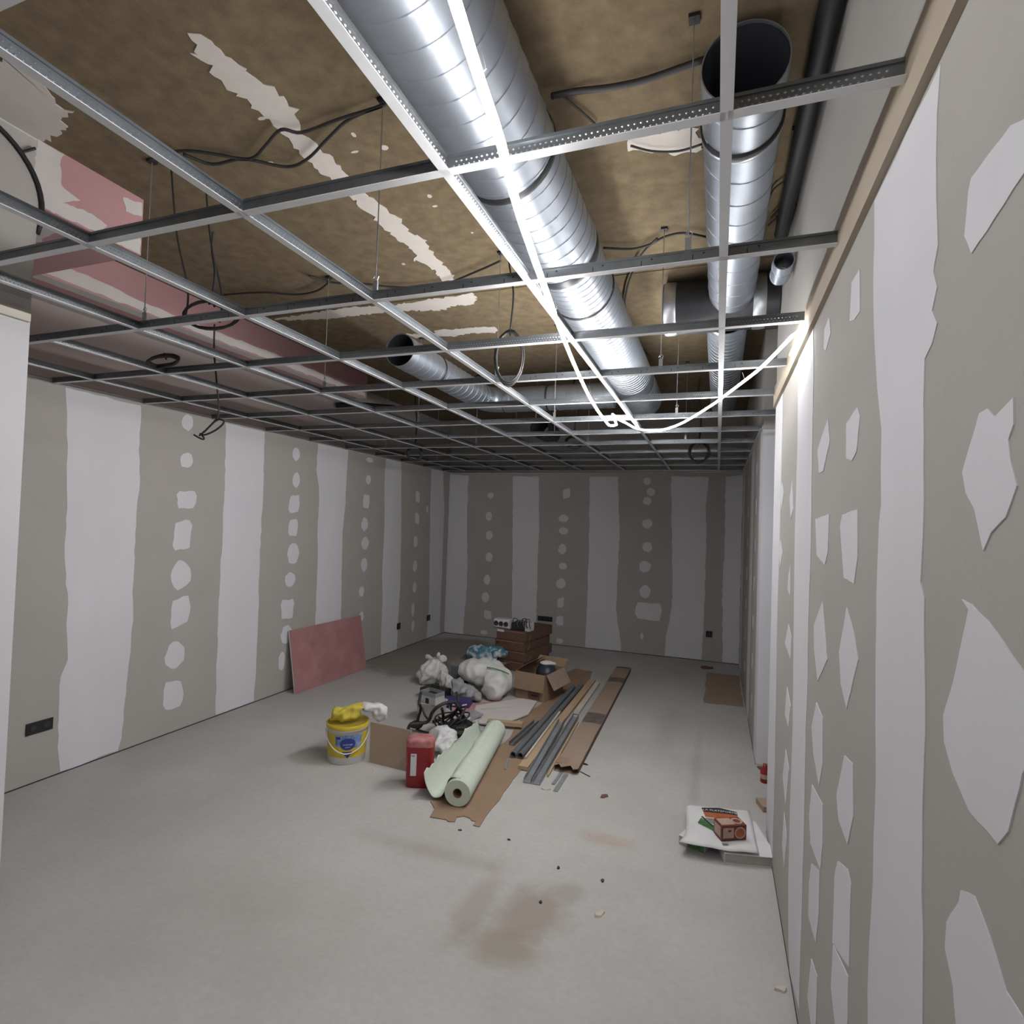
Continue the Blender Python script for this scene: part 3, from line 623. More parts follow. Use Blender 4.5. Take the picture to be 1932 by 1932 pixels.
# ------------------------------------------------------------------ ducts
def axis_frame(axis):
    return (Vector((0, 1, 0)), Vector((1, 0, 0)), Vector((0, 0, 1))) if axis == 'y' else (Vector((1, 0, 0)), Vector((0, 1, 0)), Vector((0, 0, 1)))
def duct_body(mb, c, axis, s0, s1, r, n=40, t=0.004):
    d, u, w = axis_frame(axis)
    vs = []
    for s, rr in ((s0, r), (s1, r), (s1, r - t), (s0, r - t)):
        vs += [Vector(c) + d * s + (u * math.cos(2 * PI * j / n) + w * math.sin(2 * PI * j / n)) * rr for j in range(n)]
    fs = [(i * n + j, i * n + (j + 1) % n, ((i + 1) % 4) * n + (j + 1) % n, ((i + 1) % 4) * n + j) for i in range(4) for j in range(n)]
    return mb.add(vs, fs)
def duct_seam(c, axis, s0, s1, r, pitch, w=0.0035, h=0.003):
    d, u, v = axis_frame(axis)
    turns = (s1 - s0) / pitch
    k = int(turns * 28)
    rows = []
    for i in range(k + 1):
        a = 2 * PI * turns * i / k
        s = s0 + w + (s1 - s0 - 2 * w) * i / k
        e = u * math.cos(a) + v * math.sin(a)
        o = Vector(c)
        rows.append([o + d * (s - w) + e * (r - 0.0008), o + d * (s - w * .4) + e * (r + h), o + d * (s + w * .4) + e * (r + h), o + d * (s + w) + e * (r - 0.0008)])
    return MB().grid(rows)
def ring(c, axis, s, r, w, h):
    d, u, v = axis_frame(axis)
    n = 40
    vs = []
    for ss, rr in ((s - w, r), (s - w * .6, r + h), (s + w * .6, r + h), (s + w, r)):
        vs += [Vector(c) + d * ss + (u * math.cos(2 * PI * j / n) + v * math.sin(2 * PI * j / n)) * rr for j in range(n)]
    return MB().add(vs, [(i * n + j, i * n + (j + 1) % n, (i + 1) * n + (j + 1) % n, (i + 1) * n + j) for i in range(3) for j in range(n)])
def make_duct(name, label, c, axis, s0, s1, r, pitch, rings=(), body='duct', inner=False):
    t = thing(name, label, 'air duct', c)
    o = duct_body(MB(), (0, 0, 0), axis, s0, s1, r).build('duct_body', body, t, True)
    o.data.set_sharp_from_angle(angle=math.radians(40))
    if pitch:
        sm = duct_seam((0, 0, 0), axis, s0, s1, r, pitch).build('spiral_seam', body, t)
    for q in rings:
        ring((0, 0, 0), axis, q[0], r, q[1], q[2]).build(q[3], q[4], t, True)
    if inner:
        duct_body(MB(), (0, 0, 0), axis, s0 + 0.01, s1 - 0.01, r - 0.0055, t=0.002).build('inner_shade', 'duct_in', t, True)  # near-black inner tube: the shade inside the duct is put into its colour
    return t
# big duct running over the centre, first piece overhead then the more ribbed one
ZM = 2.99
make_duct('spiral_duct', 'wide galvanised spiral duct running overhead behind the light strip', (-0.705, 0, ZM), 'y', -2.2, 1.28, 0.174, 0.085,
          [(1.26, 0.02, 0.006, 'collar', 'duct'), (0.62, 0.016, 0.006, 'strap', 'galv_dark')])
make_duct('spiral_duct', 'ribbed far section of the wide overhead duct, beyond its dark collar', (-0.705, 0, ZM), 'y', 1.30, 4.45, 0.170, 0.055,
          [(1.33, 0.03, 0.008, 'collar', 'galv_dark'), (1.75, 0.012, 0.006, 'strap', 'black'), (3.62, 0.14, 0.004, 'saddle', 'duct')])
# right-hand duct with its open end towards the viewer
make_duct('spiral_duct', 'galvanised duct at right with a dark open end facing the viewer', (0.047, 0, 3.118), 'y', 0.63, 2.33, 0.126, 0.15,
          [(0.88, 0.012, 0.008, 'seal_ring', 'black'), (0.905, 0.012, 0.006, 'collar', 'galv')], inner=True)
make_duct('spiral_duct', 'pale galvanised duct continuing beyond the dark cross duct at right', (0.03, 0, 3.085), 'y', 2.60, 5.2, 0.125, 0.075,
          [(2.64, 0.03, 0.004, 'collar', 'duct')])
make_duct('cross_duct', 'dark cross duct below the ceiling joining the right-hand duct to the wall', (0, 2.46, 3.095), 'x', -0.34, 0.305, 0.155, 0,
          [(-0.30, 0.035, 0.004, 'bright_collar', 'galv'), (0.20, 0.035, 0.004, 'bright_collar', 'galv')], body='galv_dark')
make_duct('spiral_duct', 'short shiny duct end beside the right wall behind the grid', (0.255, 0, 2.955), 'y', 1.63, 1.80, 0.045, 0.1, inner=True)
# small duct on the left side with elbow into a cross run
t = make_duct('spiral_duct', 'smaller galvanised duct at left centre with a dark open end', (-2.04, 0, 2.877), 'y', 2.14, 3.55, 0.112, 0.09,
          [(2.62, 0.010, 0.006, 'clamp_band', 'black')], inner=True)
# elbow: swept quarter turn
el = []
for i in range(9):
    a = PI / 2 * i / 8
    el.append((-2.04 + 0.16 * (1 - math.cos(a)), 3.55 + 0.16 * math.sin(a), 2.877))
e = MB().tube(el, 0.113, 36, caps=False)
e.v = [(x + 2.04, y, z - 2.877) for x, y, z in e.v]
e.build('elbow', 'duct', t, True)
make_duct('spiral_duct', 'galvanised cross duct linking the smaller duct to the wide one', (0, 3.71, 2.877), 'x', -1.87, -0.86, 0.112, 0.11,
          [(-1.45, 0.008, 0.006, 'clamp_band', 'black'), (-1.82, 0.03, 0.004, 'collar', 'duct')])
# far left-of-centre small stubs above the grid
_s = make_duct('duct_stub', 'dark round duct stub hanging low beyond the smaller duct', (-1.72, 0, 2.72), 'y', 4.3, 4.75, 0.10, 0.1, body='galv_dark', inner=True)
MB().tube([(-0.103, 4.5, 0.0), (-0.103, 4.5, SLAB - 2.72)], 0.004, 6).tube([(0.103, 4.5, 0.0), (0.103, 4.5, SLAB - 2.72)], 0.004, 6).build('hanger', 'galv', _s)
# round opening at the upper left, with a black gasket
t = thing('wall_duct_cap', 'grey round duct cap with a black rubber edge, upper left', 'duct cap', (NEAR_X, 0.10, 2.97))
arch = [(0.268 * math.cos(PI * k / 24), 0.268 * math.sin(PI * k / 24)) for k in range(25)] + [(-0.268, -0.38), (0.255, -0.38)]
cx_, cz_ = 0.0, -0.05
rows = []
for s_, h_ in ((0.0, 0.050), (0.5, 0.046), (0.8, 0.034), (0.96, 0.016), (1.0, 0.002)):
    rows.append([(h_, cx_ + (a_ - cx_) * s_, cz_ + (b_ - cz_) * s_) for a_, b_ in arch + arch[:1]])
MB().grid(rows).build('cap', 'board', t, True)
arc = [(0.012, 0.274 * math.cos(PI * k / 24), 0.274 * math.sin(PI * k / 24)) for k in range(25)]
MB().tube([(0.012, 0.262, -0.10), (0.012, 0.272, -0.05)] + arc, 0.0095, 8).build('gasket', 'black', t, True)
MB().tube([(0.012, 0.19, 0.20), (0.016, 0.235, 0.245)], 0.006, 6).build('tie', 'black', t)
# black insulated pipe in the corner above the right wall
t = thing('insulated_pipe', 'black insulated pipe in the corner above the right wall', 'pipe', (0.268, 0, 3.222))
MB().tube([(0, -2.0, 0), (0, 1.2, 0), (0.0, 1.93, 0)], 0.034, 14).build('insulation', 'black', t, True)
for y in (0.3, 1.2, 1.85):
    MB().box(-0.036, 0.036, y - 0.01, y + 0.01, 0.030, 0.0475).build('bracket', 'galv_dark', t)

# ------------------------------------------------------------------ led strip
led = thing('led_strip_light', 'glowing white flexible light strip slung under the ceiling grid', 'light strip', (-0.5, 0.0, H - 0.05))
def led_part(pts, name='glowing_tube', sub=3, r=0.0075, mt='led'):
    pts = [(x + 0.5, y, z - (H - 0.05)) for x, y, z in pts]
    o = MB().tube(smooth_path(pts, sub), r, 8).build(name, mt, led, True)
    o.data.materials.append(M['led_side'])       # right-turned faces are dimmed to throw less light on the right wall
    for p in o.data.polygons:
        if p.normal.x > 0.3: p.material_index = 1
    return o
zz = H - 0.045
back = [(-0.27, -3.9, zz), (-0.30, -2.9, zz), (-0.32, -1.9, zz), (-0.345, -1.0, zz)]
A = [tuple(q) for q in LEDA]
led_part(back + A[:1], mt='led_near', r=0.009)
led_part(A[:5], mt='led_near', r=0.010)
led_part(A[4:], r=0.0078)
a = A[-1]
tail = [a, (-0.748, 2.75, zz - 0.004), (-0.752, 2.90, zz - 0.006), (-0.735, 2.95, zz - 0.004), (-0.70, 2.93, zz)]
led_part(tail)
led_part([(-0.70, 2.93, zz), (-0.690, 2.80, zz + 0.004), (-0.675, 2.62, zz + 0.012)])
led_part([(-0.675, 2.62, zz + 0.012), (-0.655, 2.72, zz), (-0.625, 2.84, zz - 0.004)])
B = [tuple(q) for q in LEDB]
led_part([(-0.625, 2.84, zz - 0.004), (-0.600, 3.00, zz - 0.004)] + B[:5], r=0.0065)
led_part(B[4:], mt='led_end', r=0.0065)
led_part([B[-1], (0.283, 1.16, zz + 0.01), (0.288, 1.30, zz + 0.03), (0.286, 1.60, zz + 0.04)], r=0.005, mt='led_end')
for q in (A[1], A[4], A[6], B[3], B[5]):
    MB().tube([(q[0] + 0.5 - 0.010, q[1], 0.006), (q[0] + 0.5 + 0.012, q[1], 0.02), (q[0] + 0.5, q[1] + 0.004, 0.058)], 0.0012, 5).build('tie_wire', 'galv', led)

# ------------------------------------------------------------------ cables above and on the grid
cab_labels = ['upper dark cable clipped under the brown ceiling near the pale plaster streak', 'lower dark cable looping below its twin near the plaster streak',
  'short dark cable on the ceiling above the left runners', 'dark cable along the ceiling towards the light strip',
  'dark cable on the ceiling between the wide duct and right duct', 'dark cable dropping beside the wide duct',
  'thick dark cable crossing the ceiling to the open right duct', 'thin cable branching off beside the thick ceiling cable',
  'dark cable by the plaster patch left of the right duct', 'upper loop of thin cable right of the right duct', 'lower loop of thin cable right of the right duct',
  'thin cable stub right of the right duct']
for i, p in enumerate(SLAB_CABLES):
    c = p[0]
    r_ = 0.011 if i == 6 else (0.0045 if i > 6 else 0.0065)
    q = [(x - c[0], y - c[1], z - c[2]) for x, y, z in p]
    o = MB().tube(smooth_path(q, 5), r_, 6).build('ceiling_cable', 'cable', None, True)
    o.location = c
    tag(o, cab_labels[i], 'cable', 'cables under the brown ceiling')
def coil(loc, rx, rz, turns, r, label, tilt=0.0, yaw=0.0, drop=0.0, mt='cable', up=0.0):
    t = thing('cable_coil', label, 'cable coil', loc, yaw, 'coiled cables on the grid')
    rr = random.Random(hash(label) % 1000 if False else len(label) * 7 + int(rx * 1000))
    for k in range(turns):
        a0 = rr.uniform(0, 6)
        pts = []
        sx, sz = rx * rr.uniform(0.86, 1.05), rz * rr.uniform(0.88, 1.06)
        for j in range(20):
            a = 2 * PI * j / 20
            p = Vector((sx * math.cos(a), rr.uniform(-.004, .004) + 0.006 * (k - turns / 2), sz * math.sin(a)))
            p.rotate(Matrix.Rotation(tilt, 3, 'X'))
            pts.append(p)
        MB().tube(pts, r, 6, closed=True).build('loop', mt, t, True)
    if up:
        MB().tube(smooth_path([(0, 0, rz), (0.01, 0, rz + up * 0.4), (-0.02, 0.01, rz + up * 0.75), (-0.01, 0.0, rz + up)], 6), r, 6).build('drop', mt, t, True)
    MB().tube([(0.0, 0.016, rz - 0.02), (0.006, 0.0, rz + 0.01), (0.0, -0.016, rz - 0.02)], r * 0.8, 5).build('tie', 'black', t)
    return t
coil((-1.04, 1.60, H + 0.075), 0.075, 0.14, 4, 0.0055, 'tall coil of black cable hung over the grid left of the light strip', yaw=0.25, up=0.5)
coil((-2.05, 0.66, H + 0.055), 0.14, 0.060, 2, 0.006, 'wide loop of dark cable on the grid below the pink bulkhead', tilt=0.5, yaw=0.1, up=0.3, mt='cable')
coil((-2.93, 1.13, H + 0.055), 0.15, 0.03, 4, 0.007, 'flat black cable bundle on the far left of the grid', tilt=0.9, yaw=-0.15)
coil((-3.25, 4.48, H - 0.02), 0.085, 0.085, 4, 0.009, 'small black cable ring hanging under the grid before the left corner', yaw=0.4, up=0.683)
coil((-0.19, 4.80, H + 0.0), 0.095, 0.10, 6, 0.009, 'thick black cable ring hanging under the grid near the far right', yaw=0.1, up=0.65)
coil((-1.36, 4.33, H + 0.05), 0.085, 0.06, 6, 0.010, 'dark bundled cable ring on the far grid near the centre', yaw=0.3, up=0.64)
# loose hanging cable with a folded tail
c = HANG[0]
t = thing('hanging_cable', 'black cable hanging below the grid on the left with a folded tail', 'cable', tuple(c))
def rel(p): return [(x - c[0], y - c[1], z - c[2]) for x, y, z in p]
MB().tube(smooth_path(rel(HANG), 6), 0.0055, 6).build('drop', 'cable', t, True)
for k, p in enumerate(HANG_TAIL):
    MB().tube(smooth_path([(x, y + 0.006 * k, z) for x, y, z in rel(p)], 6), 0.0058, 6).build('tail_strand', 'cable', t, True)
# pair of drops at the left, thick black brush-like bundle
for k, (x, y, lab) in enumerate(((-2.33, 0.66, 'left dark cable dropping from the ceiling behind the second runner'), (-2.22, 0.74, 'right dark cable dropping from the ceiling behind the second runner'))):
    o = MB().tube(smooth_path([(0, 0, 0.7505), (0.03, 0.02, 0.45), (0.10, 0.03, 0.2), (0.13, 0.0, 0.055)], 6), 0.0045, 6).build('drop_cable', 'cable', None, True)
    o.location = (x, y, H); tag(o, lab, 'cable')
t = thing('cable_bundle', 'thick black cable bundle lying across the far end of the pink bulkhead', 'cable', (-3.75, 4.02, 2.97))
MB().tube(smooth_path([(-0.2, -0.05, 0.0), (0.0, 0.0, 0.012), (0.2, 0.06, 0.0), (0.42, 0.14, -0.012)], 6), 0.028, 8).build('sleeve', 'black', t, True)
MB().tube(smooth_path([(0.42, 0.14, -0.012), (0.7, 0.3, -0.02), (1.1, 0.35, 0.05), (1.55, 0.2, 0.14)], 6), 0.006, 6).build('lead', 'cable_grey', t, True)

# ------------------------------------------------------------------ sockets on the walls
def socket(name, label, loc, wdt, hgt, facing, modules):
    t = thing(name, label, 'socket', loc, {'x': PI / 2, 'y': 0.0}[facing])
    # local: plate in XZ, proud towards -Y
    bevel(MB().box(-wdt / 2, wdt / 2, -0.010, -0.0022, -hgt / 2, hgt / 2).build('plate', 'black', t), 0.003)
    m = wdt / modules
    for k in range(modules):
        cx = -wdt / 2 + m * (k + 0.5)
        MB().lathe([(0.0, 0.0), (0.018, 0.0), (0.021, 0.004), (0.021, 0.006)], 16).build('module', 'navy', t).matrix_local = Matrix.Translation((cx, -0.0145, 0)) @ Matrix.Rotation(-PI / 2, 4, 'X')
    return t
socket('wall_socket', 'wide black double socket low on the left wall near the viewer', (XL, 1.232, 0.349), 0.152, 0.075, 'x', 2)
socket('wall_socket', 'small black socket on the left wall right of the leaning pink board', (XL, 5.50, 0.316), 0.085, 0.085, 'x', 1)
socket('wall_socket', 'small black socket on the left wall nearest the far corner', (XL, 6.33, 0.31), 0.10, 0.085, 'x', 1)
socket('wall_socket', 'long black socket on the far wall above the box stack', (-2.346, YB, 0.365), 0.225, 0.070, 'y', 3)
socket('wall_socket', 'small black socket low on the far wall near the right corner', (-0.068, YB, 0.362), 0.08, 0.08, 'y', 1)

# ------------------------------------------------------------------ pink board leaning on the left wall
t = thing('plasterboard_offcut', 'dusty pink plasterboard sheet leaning against the left wall', 'board', (-3.825, 3.36, 0))
u, w = Vector((0.035, 1.14, 0)), Vector((-0.135, 0.035, 0.60))
nrm = u.cross(w).normalized()
MB().hexa((0, 0, 0.002), u, w, nrm * -0.011).build('plaster_core', 'compound', t)
MB().hexa(nrm * 0.0004 + Vector((0, 0, 0.002)), u, w, nrm * 0.0016).build('pink_facing', 'pink_dusty', t)

# ------------------------------------------------------------------ bucket with a paper bag on its lid
bx, by = -2.476, 2.343
t = thing('plaster_bucket', 'yellow and blue printed plastic plaster bucket with a handle', 'bucket', (bx, by, 0))
R0, R1, HB = 0.131, 0.142, 0.262
MB().lathe([(0.0, 0.0), (R0 - .004, 0.0), (R0, 0.004), (R1, HB - 0.03), (R1 + 0.004, HB - 0.028), (R1 + 0.004, HB - 0.022), (R1, HB - 0.02), (R1, HB - 0.004)], 48).build('bucket_body', 'white_plastic', t, True)
MB().lathe([(R1 + 0.007, HB - 0.018), (R1 + 0.008, HB + 0.006), (R1 + 0.004, HB + 0.009), (R1 - 0.004, HB + 0.006), (R1 - 0.010, HB - 0.006), (0.0, HB - 0.008)], 48).build('lid', 'yellow', t, True)
def rad(z): return R0 + (R1 - R0) * (z - 0.004) / (HB - 0.034)
FA = math.atan2(-3.47, 2.478)      # the printed front of the bucket
def wrapped(poly, off, name, mt, step=0.02):
    q = []
    for i in range(len(poly)):
        a, b = poly[i], poly[(i + 1) % len(poly)]
        k = max(1, int(math.hypot(b[0] - a[0], b[1] - a[1]) / step))
        q += [(a[0] + (b[0] - a[0]) * s / k, a[1] + (b[1] - a[1]) * s / k) for s in range(k)]
    cx, cz = sum(p[0] for p in q) / len(q), sum(p[1] for p in q) / len(q)
    rows = []
    for s in (0.0, 0.25, 0.5, 0.75, 1.0):
        r_ = []
        for p in q + q[:1]:
            x, z = cx + (p[0] - cx) * s, cz + (p[1] - cz) * s
            a = FA + x / R1
            r_.append(((rad(z) + off) * math.cos(a), (rad(z) + off) * math.sin(a), z))
        rows.append(r_)
    return MB().grid(rows).build(name, mt, t, True)
prof = []
for s in range(0, 49):
    a = FA - PI * 0.95 + 2 * PI * 0.95 * s / 48
    prof.append([((rad(z) + 0.0006) * math.cos(a), (rad(z) + 0.0006) * math.sin(a), z) for z in (0.052, 0.10, 0.15, 0.215)])
MB().grid(prof).build('yellow_sleeve', 'yellow', t, True)
wrapped([(-0.085, 0.13), (0.10, 0.115), (0.115, 0.212), (-0.085, 0.212)], 0.0012, 'pale_print', 'blue_pale')
wrapped([(0.005 + 0.055 * math.cos(a * PI / 12), 0.148 + 0.042 * math.sin(a * PI / 12)) for a in range(24)], 0.0018, 'blue_oval', 'blue')
wrapped([(-0.035, 0.095), (0.042, 0.095), (0.006, 0.048)], 0.0018, 'blue_triangle', 'blue')
wrapped([(-0.080, 0.18), (-0.048, 0.18), (-0.048, 0.20), (-0.080, 0.20)], 0.0018, 'blue_square', 'blue')
def onb(x, y, z0):
    a = FA + (x + 0.006) / R1
    z = z0 + y
    r_ = rad(z) + 0.0026
    return Vector((r_ * math.cos(a), r_ * math.sin(a), z))
text_mesh('enduirege', 0.017, 'print', 'print_white', t, lambda x, y: onb(x, y, 0.146))
text_mesh('poudre', 0.012, 'print', 'print_white', t, lambda x, y: onb(x, y, 0.128))
hp = []
for i in range(25):
    a = FA - PI * 0.5 + PI * i / 24
    z = HB - 0.04 - 0.135 * math.sin(PI * i / 24) ** 1.3
    r_ = R1 + 0.008 + 0.004 * math.sin(PI * i / 24)
    hp.append((r_ * math.cos(a), r_ * math.sin(a), z))
MB().tube(hp, 0.0042, 8).build('handle', 'white_plastic', t, True)
t = thing('paper_bag', 'crumpled yellow and white paper plaster bag lying on the bucket lid', 'paper bag', (bx, by, HB + 0.009))
blob('yellow_end', [((-0.015, -0.045, 0.050), (0.085, 0.055, 0.050), 0.6), ((0.045, 0.025, 0.095), (0.10, 0.060, 0.022), 0.7), ((0.03, 0.0, 0.05), (0.07, 0.06, 0.05), 0.7), ((-0.05, -0.055, 0.075), (0.042, 0.042, 0.042), 0.5)], 'yellow_paper', t, 0.011, 0.010, 15, 0.002, 0.03)
blob('white_end', [((0.125, 0.09, 0.090), (0.085, 0.065, 0.034), 0.7, 0.0), ((0.185, 0.13, 0.045), (0.055, 0.055, 0.07), 0.7)], 'white_paper', t, 0.011, 0.010, 15, -0.04, 0.03)

# ------------------------------------------------------------------ plywood offcut standing, red jug
t = thing('plywood_offcut', 'small dusty plywood offcut standing upright between bucket and red jug', 'board', (-2.285, 2.345, 0))
u, w = Vector((0.345, -0.02, 0)), Vector((-0.035, 0.05, 0.262))
nrm = u.cross(w).normalized()
MB().hexa((0, 0, 0.001), u, w, nrm * -0.014).build('sheet', 'ply', t)
for a, b in ((0.10, 0.85), (0.62, 0.45), (0.16, 0.13), (0.30, 0.62)):
    p = u * a + w * b + nrm * 0.0005
    MB().hexa(p, u * 0.012, w * 0.02, nrm * 0.001).build('nail_mark', 'print_grey', t)
t = thing('plastic_jug', 'red plastic jug with a white label and dusty top', 'jug', (-1.795, 2.195, 0), math.radians(20))
def rrect(hx, hy, r, n=5):
    out = []
    for cx, cy, a0 in ((hx - r, hy - r, 0), (-hx + r, hy - r, 90), (-hx + r, -hy + r, 180), (hx - r, -hy + r, 270)):
        out += [(cx + r * math.cos(math.radians(a0 + 90 * k / n)), cy + r * math.sin(math.radians(a0 + 90 * k / n))) for k in range(n + 1)]
    return out
def loft(levels, mb=None):
    mb = mb or MB()
    rows = [[(x, y, z) for x, y in rrect(hx, hy, r)] for z, hx, hy, r in levels]
    n = len(rows[0])
    rows = [r_ + r_[:1] for r_ in rows]
    mb.grid(rows)
    return mb
j = loft([(0.0, 0.075, 0.055, 0.03), (0.012, 0.085, 0.065, 0.035), (0.13, 0.088, 0.068, 0.035), (0.145, 0.085, 0.065, 0.033), (0.16, 0.088, 0.068, 0.035), (0.265, 0.090, 0.070, 0.036)])
j.add([(x, y, 0.0) for x, y in rrect(0.075, 0.055, 0.03)], [tuple(range(24))])
j.build('jug_body', 'red', t, True)
loft([(0.265, 0.0905, 0.0705, 0.036), (0.298, 0.0895, 0.0695, 0.036), (0.308, 0.084, 0.064, 0.036), (0.312, 0.045, 0.032, 0.02), (0.312, 0.001, 0.001, 0.0005)]).build('dusty_shoulder', 'red_dusty', t, True)
MB().box(-0.052, -0.014, -0.0725, -0.0715, 0.085, 0.225).build('label_strip', 'white_paper', t)
MB().box(-0.048, -0.026, -0.0732, -0.0726, 0.208, 0.216).build('label_mark', 'print_grey', t)

# ------------------------------------------------------------------ cardboard sheet and the roll of glass mesh on it
c = (-1.42, 2.4)
t = MB().prism([(x - c[0], y - c[1]) for x, y in ragged(CB, 0.006, 0.09, random.Random(5))], lambda p: (p[0], p[1], 0.0008), lambda p: (p[0], p[1], 0.006)).build('cardboard_sheet', 'card')
t.location = (c[0], c[1], 0)
tag(t, 'long torn brown cardboard sheet lying under the mesh roll', 'cardboard')
A0, B0 = Vector((-1.436, 2.013, 0.089)), Vector((-1.617, 3.09, 0.089))
ax = (B0 - A0); L = ax.length; axd = ax.normalized(); left = Vector((-axd.y, axd.x, 0))
t = thing('mesh_roll', 'roll of pale green glass-fibre mesh with a loose unrolled flap', 'mesh roll', (A0.x, A0.y, 0))
def ringpts(o, r, n=40): return [o + (left * math.cos(2 * PI * j / n) + Vector((0, 0, 1)) * math.sin(2 * PI * j / n)) * r for j in range(n)]
oo = Vector((0, 0, 0.089))
rows = [ringpts(oo + axd * 0.0, 0.028), ringpts(oo, 0.055), ringpts(oo - axd * 0.002, 0.078), ringpts(oo + axd * 0.002, 0.082), ringpts(oo + axd * (L * .3), 0.0825), ringpts(oo + axd * (L * .7), 0.0815), ringpts(oo + axd * L, 0.081), ringpts(oo + axd * L, 0.028)]
rows = [r_ + r_[:1] for r_ in rows]
o = MB().grid(rows).build('wound_mesh', 'mesh', t, True)
o.data.set_sharp_from_angle(angle=math.radians(35))
rows = [ringpts(oo - axd * 0.001, 0.0285), ringpts(oo - axd * 0.001, 0.023), ringpts(oo + axd * 0.4, 0.023)]
MB().grid([r_ + r_[:1] for r_ in rows]).build('cardboard_core', 'card_dark', t, True)
prof = [(-0.012, .1705), (.035, .173), (.068, .150), (.090, .085), (.115, .035), (.150, .022), (.185, .040), (.215, .085), (.232, .130), (.238, .165)]
prof = [(p.x, p.y) for p in smooth_path([(a, b, 0) for a, b in prof], 4)]
rr = random.Random(8)
rows = []
NU = 26
for i in range(NU + 1):
    f = i / NU
    wd = 1.0 - 0.40 * f
    hh = 1.0 - 0.15 * f
    row = []
    for k, (s, z) in enumerate(prof):
        q = k / (len(prof) - 1)
        e = (rr.uniform(-.012, .012) if k == len(prof) - 1 else 0)
        wv = 0.010 * mnoise.noise(Vector((f * 6, q * 5, 1))) * (q > 0.15)
        row.append(oo * 0 + axd * (0.015 + f * L * 0.97 + 0.05 * q * (1 - f)) + left * (s * wd + wv) + Vector((0, 0, max(0.008, 0.172 + (z - 0.172) * hh * (1 if q < .6 else 1 - 0.55 * f * (q - .6) / .4) + wv + e))))
    rows.append(row)
o = MB().grid(rows).build('loose_flap', 'mesh', t, True)
solidify(o, 0.0018)

# ------------------------------------------------------------------ lengths of profile, wood and conduit
def bar(name, label, cat, p0, p1, prof, mt, z=0.0, cap=True):
    p0, p1 = Vector(p0), Vector(p1)
    d = (p1 - p0); L_ = d.length
    o = MB()
    n = len(prof)
    vs = [(0, y, z_) for y, z_ in prof] + [(L_, y, z_) for y, z_ in prof]
    fs = [(i, (i + 1) % n, n + (i + 1) % n, n + i) for i in range(n)]
    if cap: fs += [tuple(range(n)), tuple(range(2 * n - 1, n - 1, -1))]
    o.add(vs, fs)
    ob = o.build(name, mt)
    ob.matrix_world = Matrix.Translation(p0) @ d.to_track_quat('X', 'Z').to_matrix().to_4x4()
    return tag(ob, label, cat)
def rect(wd, h): return [(-wd / 2, 0), (wd / 2, 0), (wd / 2, h), (-wd / 2, h)]
def uprof(wd, h, tt): return [(-wd / 2, 0), (wd / 2, 0), (wd / 2, h), (wd / 2 - tt, h), (wd / 2 - tt, tt), (-wd / 2 + tt, tt), (-wd / 2 + tt, h), (-wd / 2, h)]
def conduit(label, p0, p1, r, mt='conduit'):
    p0, p1 = Vector(p0), Vector(p1)
    d = (p1 - p0).normalized()
    t_ = thing('conduit_pipe', label, 'pipe', tuple(p0))
    n = 18
    def rg(s, rr_):
        x = d.cross(Vector((0, 0, 1))).normalized(); y = x.cross(d)
        return [d * s + (x * math.cos(2 * PI * j_ / n) + y * math.sin(2 * PI * j_ / n)) * rr_ for j_ in range(n)]
    L_ = (p1 - p0).length
    rows_ = [rg(s, q) for s, q in ((0.03, r * .8), (0, r * .8), (0, r), (L_, r), (L_, r * .8), (L_ - 0.03, r * .8))]
    o_ = MB().grid([q + q[:1] for q in rows_]).build('pipe_wall', mt, t_, True)
    o_.data.set_sharp_from_angle(angle=math.radians(40))
    o_ = MB().add(rg(0.028, r * .8) + rg(L_ - 0.028, r * .8), [tuple(range(n)), tuple(range(2 * n - 1, n - 1, -1))]).build('dark_bore', 'black', t_)
    return t_
conduit('left grey plastic conduit pipe with a dark open end', (-1.372, 2.83, 0.030), (-1.394, 4.77, 0.030), 0.023)
conduit('right grey plastic conduit pipe touching its twin', (-1.318, 2.837, 0.030), (-1.333, 4.88, 0.030), 0.023)
bar('steel_channel', 'short dark steel channel left of the conduit pipes', 'metal profile', (-1.462, 3.05, 0.007), (-1.437, 3.60, 0.007), uprof(0.045, 0.03, 0.003), 'conduit')
bar('steel_angle', 'thin grey steel strip lying left of the conduit ends on the cardboard', 'metal profile', (-1.355, 2.62, 0.0075), (-1.40, 2.80, 0.0075), rect(0.014, 0.004), 'stud')
bar('wooden_stick', 'thin white-dusted stick across the wooden plank', 'stick', (-1.262, 2.79, 0.034), (-1.300, 3.88, 0.034), rect(0.014, 0.016), 'wood_white')
bar('wooden_plank', 'long pale wooden plank beside the conduit pipes', 'plank', (-1.240, 2.67, 0.007), (-1.268, 5.16, 0.007), rect(0.068, 0.024), 'wood')
bar('steel_stud', 'left open steel stud with its cut end towards the viewer', 'metal profile', (-1.150, 2.50, 0.002), (-1.216, 3.63, 0.040), uprof(0.052, 0.036, 0.003), 'stud')
bar('steel_stud', 'right open steel stud, longer than the one beside it', 'metal profile', (-1.088, 2.50, 0.002), (-1.155, 3.90, 0.010), uprof(0.052, 0.036, 0.003), 'stud')
bar('wooden_lath', 'thin pale wooden lath along the right steel stud', 'lath', (-1.0505, 2.64, 0.002), (-1.1085, 3.78, 0.002), rect(0.013, 0.016), 'wood')
bar('wooden_batten', 'white-dusted wooden batten behind the steel studs', 'batten', (-1.172, 3.99, 0.008), (-1.196, 5.08, 0.008), rect(0.050, 0.022), 'wood_white')
bar('steel_strip', 'short grey metal strip poking out from under the flattened long box', 'metal profile', (-0.945, 2.46, 0.001), (-0.944, 2.74, 0.001), rect(0.03, 0.006), 'stud')
